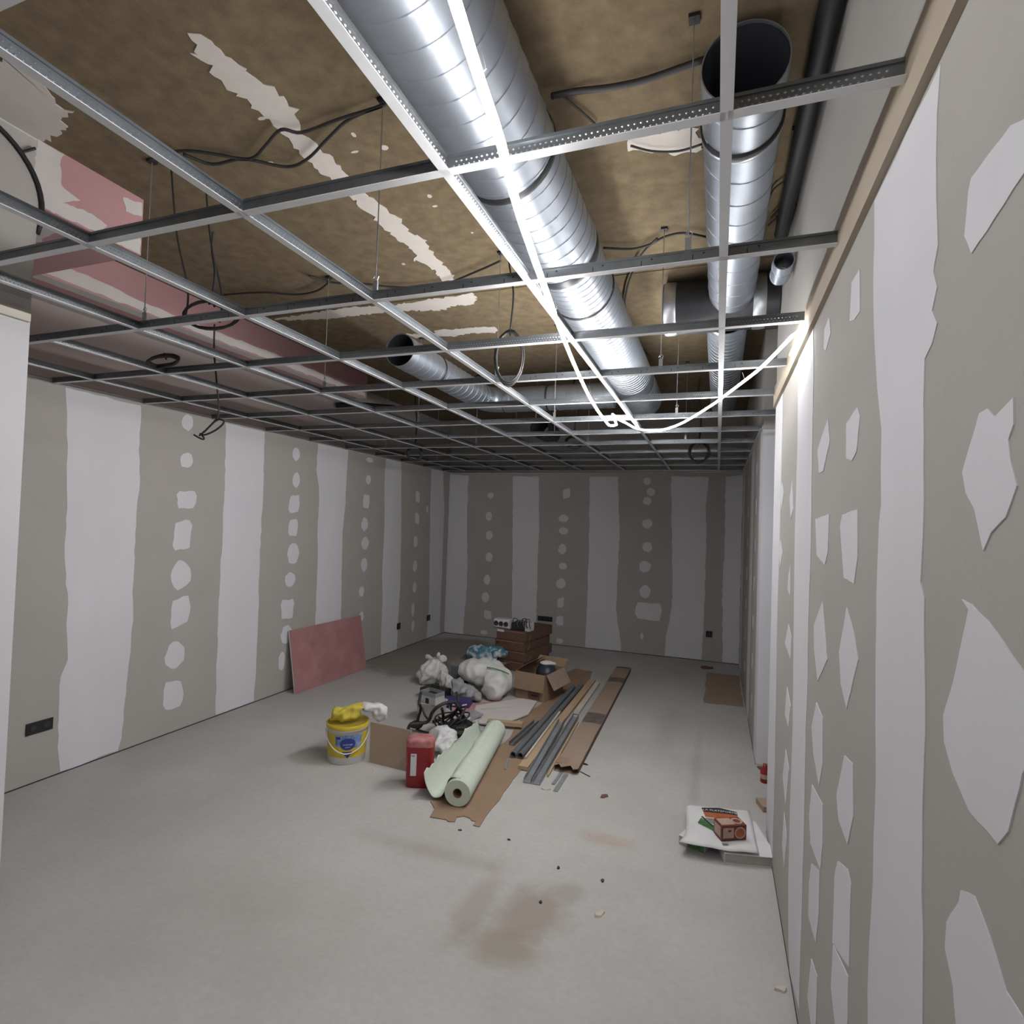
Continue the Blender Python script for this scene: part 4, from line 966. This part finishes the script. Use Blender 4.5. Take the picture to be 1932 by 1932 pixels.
bar('steel_strip', 'tiny grey metal strip beside the open end of the long box', 'metal profile', (-0.985, 2.55, 0.001), (-0.980, 2.74, 0.001), rect(0.022, 0.006), 'stud')
# long flattened cardboard box
t = thing('flat_cardboard_box', 'long flattened cardboard box with dark printed bands and a torn end', 'cardboard', (-0.955, 2.765, 0))
P0, P1 = Vector((0, 0, 0)), Vector((-0.072, 3.06, 0))
dd = (P1 - P0).normalized(); sd = Vector((dd.y, -dd.x, 0)); LL = (P1 - P0).length
def lb(s, a, z): return P0 + dd * s + sd * a + Vector((0, 0, z))
rows = []
for i in range(41):
    s = LL * i / 40
    sag = 0.008 * mnoise.noise(Vector((s * 2.2, 0, 4)))
    e = 0.03 * mnoise.noise(Vector((1.3, 0, 0))) if i == 0 else 0
    rows.append([lb(s + (0.03 * math.sin(k * 2.1) if i == 0 else 0), -0.085 + 0.17 * k / 6, 0.040 + sag + 0.006 * math.sin(k * PI / 6)) for k in range(7)])
o = MB().grid(rows).build('top_face', 'card_pale', t); solidify(o, 0.004)
for a0, a1 in ((-0.087, -0.083), (0.083, 0.087)):
    MB().hexa(lb(0.02, a0, 0.002), dd * (LL - 0.02), sd * (a1 - a0), Vector((0, 0, 0.038))).build('side_face', 'card_dark', t)
MB().hexa(lb(0.0, -0.087, 0.001), dd * LL, sd * 0.174, Vector((0, 0, 0.003))).build('bottom_face', 'card', t)
for s0, s1 in ((0.95, 1.22), (2.35, 2.55), (2.98, 3.03)):
    rows = [[lb(s, -0.083 + 0.166 * k / 6, 0.0445 + 0.008 * mnoise.noise(Vector((s * 2.2, 0, 4))) + 0.006 * math.sin(k * PI / 6)) for k in range(7)] for s in [s0 + (s1 - s0) * q / 5 for q in range(6)]]
    MB().grid(rows).build('printed_band', 'tape', t)
MB().hexa(lb(0.04, -0.087, 0.044), dd * 0.10, sd * 0.09, Vector((0, 0, 0.004))).build('torn_flap', 'card', t)

# ------------------------------------------------------------------ open cardboard box with a visor helmet
t = thing('open_cardboard_box', 'open brown cardboard box with its flaps folded out', 'cardboard box', (-1.70, 4.22, 0), math.radians(-10))
W, Dp, Hh, tt = 0.335, 0.42, 0.265, 0.004
MB().box(-W / 2, W / 2, 0, Dp, 0.001, 0.005).build('bottom', 'card', t)
MB().box(-W / 2, W / 2, 0, tt, 0.001, Hh).build('side', 'card', t)
MB().box(-W / 2, W / 2, Dp - tt, Dp, 0.001, Hh).build('side', 'card', t)
MB().box(-W / 2, -W / 2 + tt, 0, Dp, 0.001, Hh).build('side', 'card', t)
MB().box(W / 2 - tt, W / 2, 0, Dp, 0.001, Hh).build('side', 'card', t)
MB().hexa((-W / 2 + 0.004, -0.004, Hh), (W - 0.008, 0, 0), (0, -0.028, -0.165), (0, -0.003, 0.0005)).build('flap', 'card', t)
MB().hexa((W / 2 + 0.003, 0.01, Hh), (0, Dp - 0.02, 0), (0.085, 0, -0.135), (0.003, 0, 0.002)).build('flap', 'card_pale', t)
MB().hexa((-W / 2 - 0.002, 0.01, Hh), (0, Dp - 0.02, 0), (0.12, 0.05, 0.085), (-0.003, 0, 0.001)).build('flap', 'card_pale', t)
MB().hexa((-W / 2, Dp + 0.002, Hh), (W, 0, 0), (0, 0.11, 0.06), (0, -0.002, 0.003)).build('flap', 'card', t)
MB().box(-0.02, 0.11, -0.0012, -0.0002, 0.015, 0.09).build('printed_panel', 'card_dark', t)
MB().box(0.015, 0.085, -0.0022, -0.0013, 0.045, 0.06).build('printed_mark', 'print_black', t)
t = thing('welding_helmet', 'dark rounded helmet with a white top, inside the open box', 'helmet', (-1.60, 4.44, 0.02), 0.3)
blob('shell', [((0, 0, 0.20), (0.11, 0.13, 0.12)), ((0, 0, 0.12), (0.10, 0.12, 0.115))], 'navy', t, 0.012, 0.002, 9, 0.0)
blob('crown_patch', [((0.0, -0.02, 0.315), (0.075, 0.06, 0.022)), ((0.05, 0.0, 0.305), (0.05, 0.05, 0.018))], 'white_paper', t, 0.01, 0.004, 20, 0.0)

# ------------------------------------------------------------------ stack of flat boxes and the electrical gear on it
stack_lab = ['bottom brown carton of the stack by the far wall', 'second brown carton up in the stack by the far wall', 'third brown carton up in the stack by the far wall', 'top brown carton of the stack, under the electrical boxes']
for k in range(4):
    z0 = 0.117 * k
    t = thing('brown_carton', stack_lab[k], 'cardboard box', (-2.28 + (-0.012, 0.012, -0.004, 0.008)[k], 5.20 + 0.008 * (k % 2), z0 + 0.001 * (k + 1)), math.radians((-9, -10, -8.5, -10)[k]))
    MB().box(-0.20, 0.20, 0, 0.70, 0, 0.113).build('carton_body', 'card_dark', t)
    MB().box(-0.18, 0.18, -0.0012, -0.0002, 0.098, 0.106).build('front_tape', 'card', t)
    MB().hexa((0.2005, 0.06, 0.01), (0, 0.07, 0.05), (0, 0.012, -0.004), (0.001, 0, 0)).build('side_strap', 'card_pale', t)
    if k == 3:
        MB().box(-0.195, -0.10, -0.0022, -0.0012, 0.085, 0.112).build('white_label', 'print_white', t)
    if k == 2:
        MB().box(-0.13, -0.03, -0.0022, -0.0012, 0.062, 0.085).build('red_mark', 'print_brown', t)
        MB().box(-0.185, -0.15, -0.0022, -0.0012, 0.055, 0.085).build('black_mark', 'print_black', t)
zt = 0.472
t = thing('socket_strip', 'white multi-socket box with dark round outlets on the top carton', 'socket strip', (-2.42, 5.24, zt), math.radians(-8))
bevel(MB().box(-0.10, 0.11, 0, 0.12, 0, 0.115).build('housing', 'white_plastic', t), 0.008)
for k in range(3):
    MB().lathe([(0.0, 0.004), (0.022, 0.004), (0.028, 0.010), (0.030, 0.0)], 18).build('outlet', 'navy', t, True).matrix_local = Matrix.Translation((-0.065 + 0.068 * k, -0.001, 0.06)) @ Matrix.Rotation(PI / 2, 4, 'X')
MB().box(-0.10, 0.11, -0.002, -0.0003, 0.008, 0.016).build('base_line', 'print_black', t)
t = thing('cable_box', 'dark electrical box with grey cables beside the white socket strip', 'electrical box', (-2.20, 5.25, zt), math.radians(-8))
bevel(MB().box(-0.095, 0.09, 0, 0.12, 0, 0.085).build('housing', 'galv_dark', t), 0.006)
MB().box(0.0905, 0.15, 0.0, 0.12, 0.0, 0.10).build('white_side', 'white_plastic', t)
for k in range(5):
    r2 = random.Random(30 + k)
    x = -0.08 + 0.04 * k
    MB().tube(smooth_path([(x, 0.02, 0.083), (x + 0.02, -0.012, 0.13 + r2.uniform(-.02, .03)), (x + 0.06, 0.01, 0.14 + r2.uniform(-.03, .02)), (x + 0.07, -0.012, 0.08), (x + 0.09, -0.012, 0.04)], 6), 0.006, 6).build('lead', ('cable_grey', 'cable')[k % 2], t, True)

# ------------------------------------------------------------------ low box with the blue bag
t = thing('low_cardboard_box', 'low dusty cardboard box under the blue and white bag', 'cardboard box', (-2.66, 4.86, 0), math.radians(-6))
MB().box(-0.28, 0.36, 0, 0.28, 0.001, 0.115).build('box_body', 'card_pale', t)
MB().hexa((0.362, 0.02, 0.115), (0, 0.24, 0), (0.08, 0, 0.03), (0, 0, 0.003)).build('flap', 'card', t)
MB().box(-0.27, -0.06, -0.0012, -0.0002, 0.02, 0.10).build('front_print', 'print_grey', t)
t = thing('crumpled_bag', 'crumpled blue, green and white plastic bag on the low box', 'plastic bag', (-2.52, 5.00, 0.118), 0)
blob('bag_body', [((-0.05, 0, 0.095), (0.18, 0.12, 0.09), 0.1), ((0.14, 0.02, 0.12), (0.14, 0.10, 0.065), -0.2), ((0.0, -0.06, 0.03), (0.19, 0.08, 0.035))], 'bluebag', t, 0.014, 0.02, 15, 0.002, 0.05)
MB().tube(smooth_path([(-0.30, -0.02, 0.006), (-0.24, 0.02, 0.05), (-0.20, -0.05, 0.012), (-0.16, -0.02, 0.04)], 6), 0.005, 6).build('drawstring', 'cable_grey', t, True)

# ------------------------------------------------------------------ sacks
t = thing('woven_sack', 'large white woven sack slumped against the open cardboard box', 'sack', (-2.085, 4.17, 0))
blob('sack_body', [((-0.13, 0.05, 0.22), (0.26, 0.20, 0.13), 0.15), ((-0.24, 0.02, 0.22), (0.13, 0.16, 0.10), 0.1), ((0.06, 0.0, 0.16), (0.15, 0.18, 0.155), 0.0)], 'sack', t, 0.016, 0.014, 8, 0.004, 0.045)
blob('sack_bulge', [((0.075, -0.10, 0.15), (0.135, 0.11, 0.135), 0.0), ((0.07, -0.14, 0.09), (0.13, 0.07, 0.085))], 'sack', t, 0.014, 0.010, 9, 0.004, 0.03)
MB().tube(smooth_path([(-0.02, -0.11, 0.31), (0.06, -0.10, 0.305), (0.14, -0.08, 0.285), (0.21, -0.10, 0.27)], 6), [0.006] * 19, 6).build('green_tie', 'green_tie', t, True)
t = thing('plastic_bag', 'knotted white plastic carrier bag left of the woven sack', 'plastic bag', (-2.80, 4.28, 0))
blob('bag_body', [((0, 0, 0.13), (0.155, 0.14, 0.13)), ((0.02, 0, 0.22), (0.09, 0.09, 0.07)), ((-0.05, -0.03, 0.09), (0.13, 0.12, 0.09))], 'film', t, 0.015, 0.014, 13, 0.003, 0.05)
blob('bag_ear', [((0.05, 0.0, 0.30), (0.028, 0.018, 0.06), 0, 0.2), ((0.11, -0.02, 0.285), (0.05, 0.016, 0.045), 0.3, 0), ((-0.07, 0.0, 0.28), (0.055, 0.02, 0.03), -0.3)], 'film', t, 0.010, 0.006, 20, 0.02, 0.02)
t = thing('wrapped_packet', 'white film-wrapped packet leaning against the knotted bag', 'packet', (-2.60, 4.12, 0))
blob('packet_body', [((0.0, 0, 0.11), (0.06, 0.055, 0.12), 0.0, 0.3), ((0.06, -0.02, 0.09), (0.055, 0.05, 0.085), 0.2)], 'film', t, 0.012, 0.010, 18, 0.003, 0.04)
t = thing('clear_bag', 'greyish clear plastic bag in front of the woven sack', 'plastic bag', (-2.28, 3.93, 0.0148))
blob('bag_body', [((0, 0, 0.07), (0.14, 0.10, 0.07)), ((-0.08, 0.02, 0.12), (0.07, 0.07, 0.07)), ((0.11, -0.02, 0.05), (0.10, 0.08, 0.05))], 'clear', t, 0.014, 0.014, 15, 0.003, 0.05)
t = thing('black_bin_bag', 'small black item wedged between knotted bag and woven sack', 'bag', (-2.475, 4.38, 0))
blob('lump', [((0, 0, 0.13), (0.045, 0.05, 0.13))], 'black', t, 0.014, 0.008, 14, 0.002, 0.02)
t = thing('dark_crate', 'dark dusty carton behind the wrapped packet', 'cardboard box', (-2.55, 4.50, 0), 0.1)
MB().box(-0.16, 0.10, 0, 0.2, 0.001, 0.19).build('carton_body', 'print_grey', t)
MB().box(-0.15, 0.02, -0.0014, -0.0002, 0.03, 0.16).build('front_panel', 'conduit', t)

# ------------------------------------------------------------------ junk pile
c0 = (-2.1, 3.1)
t = thing('strap_harness', 'tangled black straps and hoses of a harness in front of the sacks', 'harness', (c0[0], c0[1], 0))
for r_, p in TANGLE:
    q = [(x - c0[0], y - c0[1], max(z, r_ + 0.002)) for x, y, z in p]
    MB().tube(smooth_path(q, 6), r_ * 0.75, 7).build('strap', 'cable', t, True)
r9 = random.Random(91)
for k in range(7):
    q = []
    a0 = r9.uniform(0, 6)
    for j in range(6):
        a = a0 + j * 0.9
        q.append((0.10 + r9.uniform(.06, .16) * math.cos(a), -0.02 + r9.uniform(.05, .14) * math.sin(a), 0.03 + 0.05 * k * 0.6 * abs(math.sin(a * 0.7)) + 0.02))
    MB().tube(smooth_path(q, 5), 0.007, 6).build('strap', 'cable', t, True)
blob('padding', [((0.17, -0.05, 0.06), (0.11, 0.10, 0.06), 0.3), ((0.20, 0.03, 0.05), (0.07, 0.12, 0.05), 0.4), ((0.06, -0.05, 0.05), (0.06, 0.06, 0.04))], 'black', t, 0.013, 0.014, 20, 0.002, 0.04)
blob('buckle_pad', [((-0.18, -0.10, 0.06), (0.06, 0.035, 0.035), 0.3)], 'cable', t, 0.010, 0.006, 20, 0.002, 0.01)
t = thing('dusty_tub', 'small dusty white tub with a dark tool box on it', 'tub', (-2.30, 3.30, 0))
loft([(0.001, 0.10, 0.085, 0.04), (0.16, 0.115, 0.10, 0.045), (0.17, 0.12, 0.105, 0.045), (0.17, 0.108, 0.092, 0.04), (0.03, 0.095, 0.08, 0.035), (0.03, 0.001, 0.001, 0.0005)]).build('tub_wall', 'dusty_grey', t, True)
t = thing('tool_box', 'grey-edged open metal tool box resting on the dusty tub', 'tool box', (-2.28, 3.26, 0.172), math.radians(-14))
MB().box(-0.09, 0.09, -0.06, 0.06, 0.0, 0.06).build('box_body', 'dusty_grey', t)
for x0, x1, y0, y1 in ((-0.09, 0.09, -0.06, -0.054), (-0.09, 0.09, 0.054, 0.06), (-0.09, -0.084, -0.054, 0.054), (0.084, 0.09, -0.054, 0.054)):
    MB().box(x0, x1, y0, y1, 0.06, 0.095).build('rim', 'stud', t)
MB().box(-0.05, 0.05, -0.04, 0.04, 0.0605, 0.075).build('tool', 'black', t)
MB().box(-0.018, 0.018, -0.0635, -0.0605, 0.002, 0.045).build('latch', 'black', t)
t = thing('crumpled_cloth', 'crumpled white paper cloth behind the red jug', 'cloth', (-1.945, 2.80, 0))
blob('cloth_folds', [((0, 0.02, 0.075), (0.12, 0.10, 0.075), -0.4), ((0.09, -0.10, 0.06), (0.09, 0.10, 0.06), -0.3), ((-0.06, 0.07, 0.05), (0.08, 0.06, 0.05))], 'white_paper', t, 0.012, 0.016, 16, 0.002, 0.05)
t = thing('purple_packet', 'purple packet with white marks lying behind the black straps', 'packet', (-2.25, 3.72, 0.0148), math.radians(12))
bevel(MB().box(-0.13, 0.13, -0.07, 0.07, 0.001, 0.065).build('packet_body', 'purple', t), 0.01)
for k in range(2):
    MB().hexa((-0.03 + 0.09 * k, -0.0708, 0.018), (0.045, 0, 0.012), (0, 0, 0.014), (0, -0.001, 0)).build('white_mark', 'print_white', t)
t = thing('dark_toolcase', 'dark low tool case behind the purple packet', 'tool case', (-2.55, 3.86, 0), math.radians(-8))
bevel(MB().box(-0.15, 0.12, -0.07, 0.09, 0.001, 0.10).build('case_body', 'black', t), 0.012)
MB().tube([(-0.05, 0.0, 0.098), (-0.05, 0.0, 0.125), (0.04, 0.0, 0.125), (0.04, 0.0, 0.098)], 0.008, 6).build('case_handle', 'cable', t)
t = thing('plasterboard_scrap', 'pinkish plasterboard scrap lying under the woven sack', 'board', (-2.06, 3.80, 0), math.radians(38))
MB().box(-0.28, 0.24, -0.17, 0.10, 0.001, 0.013).build('plaster_core', 'compound', t)
MB().box(-0.28, 0.24, -0.17, 0.10, 0.0132, 0.0145).build('pink_facing', 'pink', t)
MB().box(-0.02, 0.26, -0.155, -0.13, 0.0147, 0.03).build('white_edge_strip', 'wood_white', t)
o = MB().prism([(-0.28, -0.38), (-0.05, -0.40), (0.10, 0.02), (0.06, 0.40), (-0.10, 0.42), (-0.42, 0.02)], lambda p: (p[0], p[1], 0.015), lambda p: (p[0], p[1], 0.027)).build('plasterboard_sheet', 'compound_thin')
o.location = (-1.66, 3.74, 0.0002); tag(o, 'flat pale grey plasterboard sheet in the middle of the pile', 'board')
t = thing('blister_packet', 'grey and red blister packet beside the black straps', 'packet', (-2.0, 3.40, 0.0), math.radians(-30))
MB().hexa((-0.05, -0.12, 0.004), (0.12, 0, 0), (0, 0.24, 0.05), (0, 0, 0.008)).build('packet_card', 'clear', t)
MB().hexa((0.0, -0.118, 0.0135), (0.068, 0, 0), (0, 0.05, 0.0105), (0, 0, 0.001)).build('red_corner', 'print_orange', t)
MB().hexa((-0.01, -0.03, 0.0325), (0.05, 0, 0), (0, 0.04, 0.0084), (0, 0, 0.001)).build('white_mark', 'print_white', t)
o = MB().box(-0.16, 0.14, -0.03, 0.03, 0.0, 0.03).build('wood_offcut', 'wood')
o.location = (-1.64, 3.40, 0.0275); o.rotation_euler = (0, 0, 0.18); tag(o, 'short pinkish wood offcut behind the mesh roll', 'wood offcut')
o = MB().tube(smooth_path([(-0.03, 0.05, 0.008), (0.03, 0.03, 0.02), (0.05, -0.04, 0.008), (0.01, -0.09, 0.008)], 6), 0.006, 6).build('wire_hook', 'dusty_grey', None, True)
o.location = (-1.80, 3.28, 0.020); tag(o, 'small grey bent wire beside the blister packet', 'wire')

# ------------------------------------------------------------------ catalogues by the right wall
def quad_thing(name, label, cat, loc, rz, sx, sy, z0, z1, parts):
    t_ = thing(name, label, cat, loc, rz)
    for nm, m_, f in parts: f(t_, nm, m_)
    return t_
t = thing('magazine_stack', 'thick pale catalogue under the white film-wrapped one by the right wall', 'catalogue', (0.165, 2.26, 0), math.radians(14))
MB().box(-0.13, 0.13, -0.17, 0.19, 0.004, 0.050).build('pages', 'pages', t)
MB().box(-0.133, 0.133, -0.174, 0.193, 0.0505, 0.053).build('cover', 'white_paper', t)
MB().box(-0.133, 0.133, -0.174, 0.193, 0.0008, 0.0035).build('cover', 'white_paper', t)
MB().box(-0.1335, -0.1305, -0.174, 0.193, 0.0036, 0.0504).build('spine', 'white_paper', t)
t = thing('leaflet', 'green-edged catalogue sticking out left below the wrapped one', 'catalogue', (-0.005, 2.235, 0), math.radians(-22))
MB().box(-0.11, 0.035, -0.13, 0.03, 0.001, 0.045).build('pages', 'pages', t)
MB().box(-0.111, 0.036, -0.131, 0.031, 0.0455, 0.048).build('cover', 'white_paper', t)
MB().box(-0.06, 0.032, -0.1325, -0.1312, 0.006, 0.044).build('green_print', 'green', t)
t = thing('wrapped_catalogue', 'white film-wrapped catalogue with a printed banner on top of the pile', 'catalogue', (0.055, 2.30, 0.059), math.radians(3))
rows = []
hx, hy = 0.180, 0.235
for i in range(17):
    row = []
    for k in range(17):
        a, b = -1 + 2 * i / 16, -1 + 2 * k / 16
        e = max(abs(a), abs(b))
        z = 0.018 + 0.005 * mnoise.noise(Vector((a * 2, b * 2, 0.5))) - 0.010 * max(0, e - 0.8) / 0.2
        wob = 1 + 0.03 * mnoise.noise(Vector((a * 1.5, b * 1.5, 3)))
        fl_ = max(0, -a) ** 2 * max(0, -b) ** 2
        row.append((a * hx * wob - 0.035 * fl_, b * hy * wob + 0.03 * a + 0.03 * fl_, z))
    rows.append(row)
o = MB().grid(rows).build('film', 'white_paper', t, True); solidify(o, 0.003, 0)
def cat_z(x, y): return 0.0205 + 0.005 * mnoise.noise(Vector((x / hx * 2, (y - .03 * x / hx) / hy * 2, 0.5)))
def decal(poly, off, name, mt):
    q = ragged(poly, 0.0, 0.02, rnd)
    cx, cy = sum(p_[0] for p_ in q) / len(q), sum(p_[1] for p_ in q) / len(q)
    rows_ = [[(cx + (p_[0] - cx) * s, cy + (p_[1] - cy) * s, cat_z(cx + (p_[0] - cx) * s, cy + (p_[1] - cy) * s) + off) for p_ in q + q[:1]] for s in (0, .33, .66, 1)]
    return MB().grid(rows_).build(name, mt, t)
decal([(-0.085, 0.115), (0.105, 0.145), (0.105, 0.185), (0.01, 0.200), (-0.095, 0.165)], 0.0006, 'dark_banner', 'print_black')
decal([(-0.075, 0.060), (0.105, 0.090), (0.105, 0.146), (-0.085, 0.117)], 0.0006, 'orange_banner', 'print_orange')
decal([(-0.085, 0.0), (0.02, -0.01), (0.05, 0.07), (-0.075, 0.05)], 0.0007, 'grey_photo', 'print_grey')
decal([(-0.12, -0.03), (-0.03, -0.09), (-0.01, -0.04), (-0.10, 0.04)], 0.0008, 'green_photo', 'green')
decal([(-0.10, 0.055), (-0.09, 0.06), (-0.03, -0.04), (-0.04, -0.045)], 0.0011, 'black_line', 'print_black')
decal([(0.0, -0.205), (0.03, -0.20), (0.03, -0.185), (0.0, -0.19)], 0.0008, 'grey_mark', 'print_grey')
def bent(x, y):
    X_, Y_ = x + 0.01, y + 0.156 + 0.13 * x - 0.6 * x * x
    return Vector((X_, Y_, cat_z(X_, Y_) + 0.0016))
text_mesh('LA PLATEFORME', 0.0265, 'print', 'print_white', t, bent)
t = thing('screw_box', 'small red-brown printed box standing on the wrapped catalogue', 'box', (0.125, 2.155, 0.0815), math.radians(28))
W2, D2, H2 = 0.142, 0.085, 0.078
bevel(MB().box(-W2 / 2, W2 / 2, 0, D2, 0, H2).build('carton_body', 'print_brown', t), 0.002)
MB().box(-W2 / 2 + .008, -0.002, -0.0012, -0.0002, 0.012, H2 - 0.012).build('pale_panel', 'print_pink', t)
MB().lathe([(0.0, 0.001), (0.024, 0.001), (0.0245, 0.0)], 24).build('brown_disc', 'print_orange', t).matrix_local = Matrix.Translation((0.034, -0.0004, 0.038)) @ Matrix.Rotation(PI / 2, 4, 'X')
MB().lathe([(0.024, 0.001), (0.031, 0.001), (0.0315, 0.0)], 24).build('pale_ring', 'print_pink', t).matrix_local = Matrix.Translation((0.034, -0.0006, 0.038)) @ Matrix.Rotation(PI / 2, 4, 'X')
MB().box(-0.034, -0.018, -0.0022, -0.0013, 0.045, 0.055).build('small_mark', 'print_brown', t)
MB().box(-W2 / 2 - .0012, -W2 / 2 - .0002, 0.010, D2 - 0.010, 0.012, H2 - 0.012).build('pale_panel', 'print_pink', t)
MB().box(-W2 / 2 + .006, 0.01, 0.010, D2 - 0.010, H2 + .0002, H2 + 0.0012).build('pale_panel', 'print_pink', t)
MB().lathe([(0.020, 0.0005), (0.020, 0.0015), (0.030, 0.0015), (0.030, 0.0005)], 20, (0.036, 0.042, H2)).build('pale_ring', 'print_pink', t)

# ------------------------------------------------------------------ mat and scraps
o = MB().prism(ragged([(-0.19, -0.70), (0.185, -0.66), (0.185, 0.62), (-0.18, 0.60)], 0.012, 0.08, random.Random(2)), lambda p: (p[0], p[1], 0.001), lambda p: (p[0], p[1], 0.006)).build('cardboard_mat', 'card_pale')
o.location = (0.10, 5.62, 0); tag(o, 'dull brown cardboard piece on the floor by the far right wall', 'cardboard')
o = blob('debris_lump', [((0, 0, 0.01), (0.07, 0.05, 0.018)), ((0.05, 0.02, 0.01), (0.04, 0.03, 0.012))], 'card_dark', None, 0.008, 0.006, 30, 0.001)
o.location = (-0.09, 6.45, 0); tag(o, 'dark lump of debris behind the brown cardboard piece', 'debris')
t = thing('plastic_bottle', 'small red bottle lying in the doorway of the right wall', 'bottle', (0.352, 3.20, 0), 0.6)
b_ = MB().lathe([(0.0, 0.0), (0.026, 0.0), (0.03, 0.006), (0.03, 0.085), (0.014, 0.105), (0.014, 0.125), (0.0, 0.126)], 20).build('bottle_body', 'red', t, True)
MB().lathe([(0.0305, 0.03), (0.0306, 0.03), (0.0306, 0.06), (0.0305, 0.06)], 20).build('bottle_label', 'print_pink', t)
o = MB().box(-0.05, 0.05, -0.09, 0.09, 0.001, 0.012).build('wood_scrap', 'card_dark')
o.location = (0.40, 3.38, 0); o.rotation_euler = (0, 0, 0.4); tag(o, 'dark wood scrap by the far side of the doorway', 'wood offcut')
o = MB().box(-0.045, 0.045, -0.06, 0.06, 0.001, 0.035).build('wood_block', 'ply')
o.location = (0.335, 2.80, 0); o.rotation_euler = (0, 0, 0.3); tag(o, 'small brown wood block in the doorway behind the catalogues', 'wood offcut')
chips = [(-0.639, 2.529, .045, 'card_dark', 'curled dark leaf-like scrap on the open floor right of the long box'), (-0.864, 2.962, .03, 'black', 'small black scrap just right of the torn box end'),
 (-1.01, 2.465, .035, 'wood_white', 'white plaster chip in front of the steel studs'), (-0.448, 1.423, .04, 'wood_white', 'thin pale splinter on the stained floor'),
 (-0.711, 1.677, .016, 'black', 'tiny black crumb on the floor above the brown stain'), (-0.483, 1.664, .02, 'cable', 'tiny dark crumb on the floor right of the stain'),
 (-0.716, 1.393, .014, 'black', 'tiny black crumb inside the brown floor stain'), (-2.189, 2.258, .028, 'wood_white', 'pale plaster crumb in front of the plywood offcut'),
 (-1.312, 1.795, .014, 'cable', 'tiny dark crumb in front of the torn cardboard'), (-1.028, 1.815, .014, 'cable', 'tiny dark crumb right of the torn cardboard'),
 (0.272, 1.28, .035, 'wood_white', 'white plaster flake at the foot of the right wall')]
for k, (x, y, s, m_, lab) in enumerate(chips):
    r2 = random.Random(50 + k)
    n = 8
    poly = [(s * r2.uniform(.5, 1.0) * math.cos(2 * PI * j / n), s * r2.uniform(.25, .6) * math.sin(2 * PI * j / n)) for j in range(n)]
    o = MB().prism(poly, lambda p: (p[0], p[1], 0.0006), lambda p: (p[0] * .8, p[1] * .8, 0.006 + 0.10 * abs(p[0]) * (s > .03))).build('floor_scrap', m_)
    o.location = (x, y, 0); o.rotation_euler = (0, 0, r2.uniform(0, 3)); tag(o, lab, 'scrap', 'loose scraps on the floor')
o = MB().tube([(-0.04, 0.02, 0.004), (0.04, -0.03, 0.004)], 0.003, 6).build('loose_screw', 'cable')
o.location = (-0.824, 2.80, 0); tag(o, 'thin dark screw on the floor right of the long box', 'screw')

# ------------------------------------------------------------------ marks, labels and fittings belong to the part they sit on
NEST = {'plaster_bucket': ('yellow_sleeve', 'pale_print blue_oval blue_triangle blue_square print'), 'plastic_jug': ('jug_body', 'label_strip label_mark'),
        'wall_socket': ('plate', 'module'), 'wrapped_catalogue': ('film', 'dark_banner orange_banner grey_photo green_photo black_line grey_mark print'),
        'brown_carton': ('carton_body', 'front_tape side_strap white_label red_mark black_mark'), 'screw_box': ('carton_body', 'pale_panel brown_disc pale_ring small_mark'),
        'flat_cardboard_box': ('top_face', 'printed_band'), 'hanger_rod': ('rod', 'clip plate'), 'purple_packet': ('packet_body', 'white_mark'),
        'socket_strip': ('housing', 'outlet base_line'), 'cable_box': ('housing', 'lead'), 'low_cardboard_box': ('box_body', 'front_print'),
        'leaflet': ('pages', 'green_print'), 'spiral_duct': ('duct_body', 'spiral_seam collar strap saddle clamp_band seal_ring'), 'cross_duct': ('duct_body', 'bright_collar'),
        'tool_box': ('box_body', 'latch'), 'plywood_offcut': ('sheet', 'nail_mark'), 'blister_packet': ('packet_card', 'red_corner white_mark'),
        'welding_helmet': ('shell', 'crown_patch'), 'dark_toolcase': ('case_body', 'case_handle'), 'plastic_bottle': ('bottle_body', 'bottle_label')}
for top in [o for o in COL.objects if o.parent is None]:
    rule = NEST.get(top.name.split('.')[0])
    if not rule: continue
    host = [c for c in top.children if c.name.split('.')[0] == rule[0]]
    if not host: continue
    for c in list(top.children):
        if c is not host[0] and c.name.split('.')[0] in rule[1].split():
            c.parent = host[0]
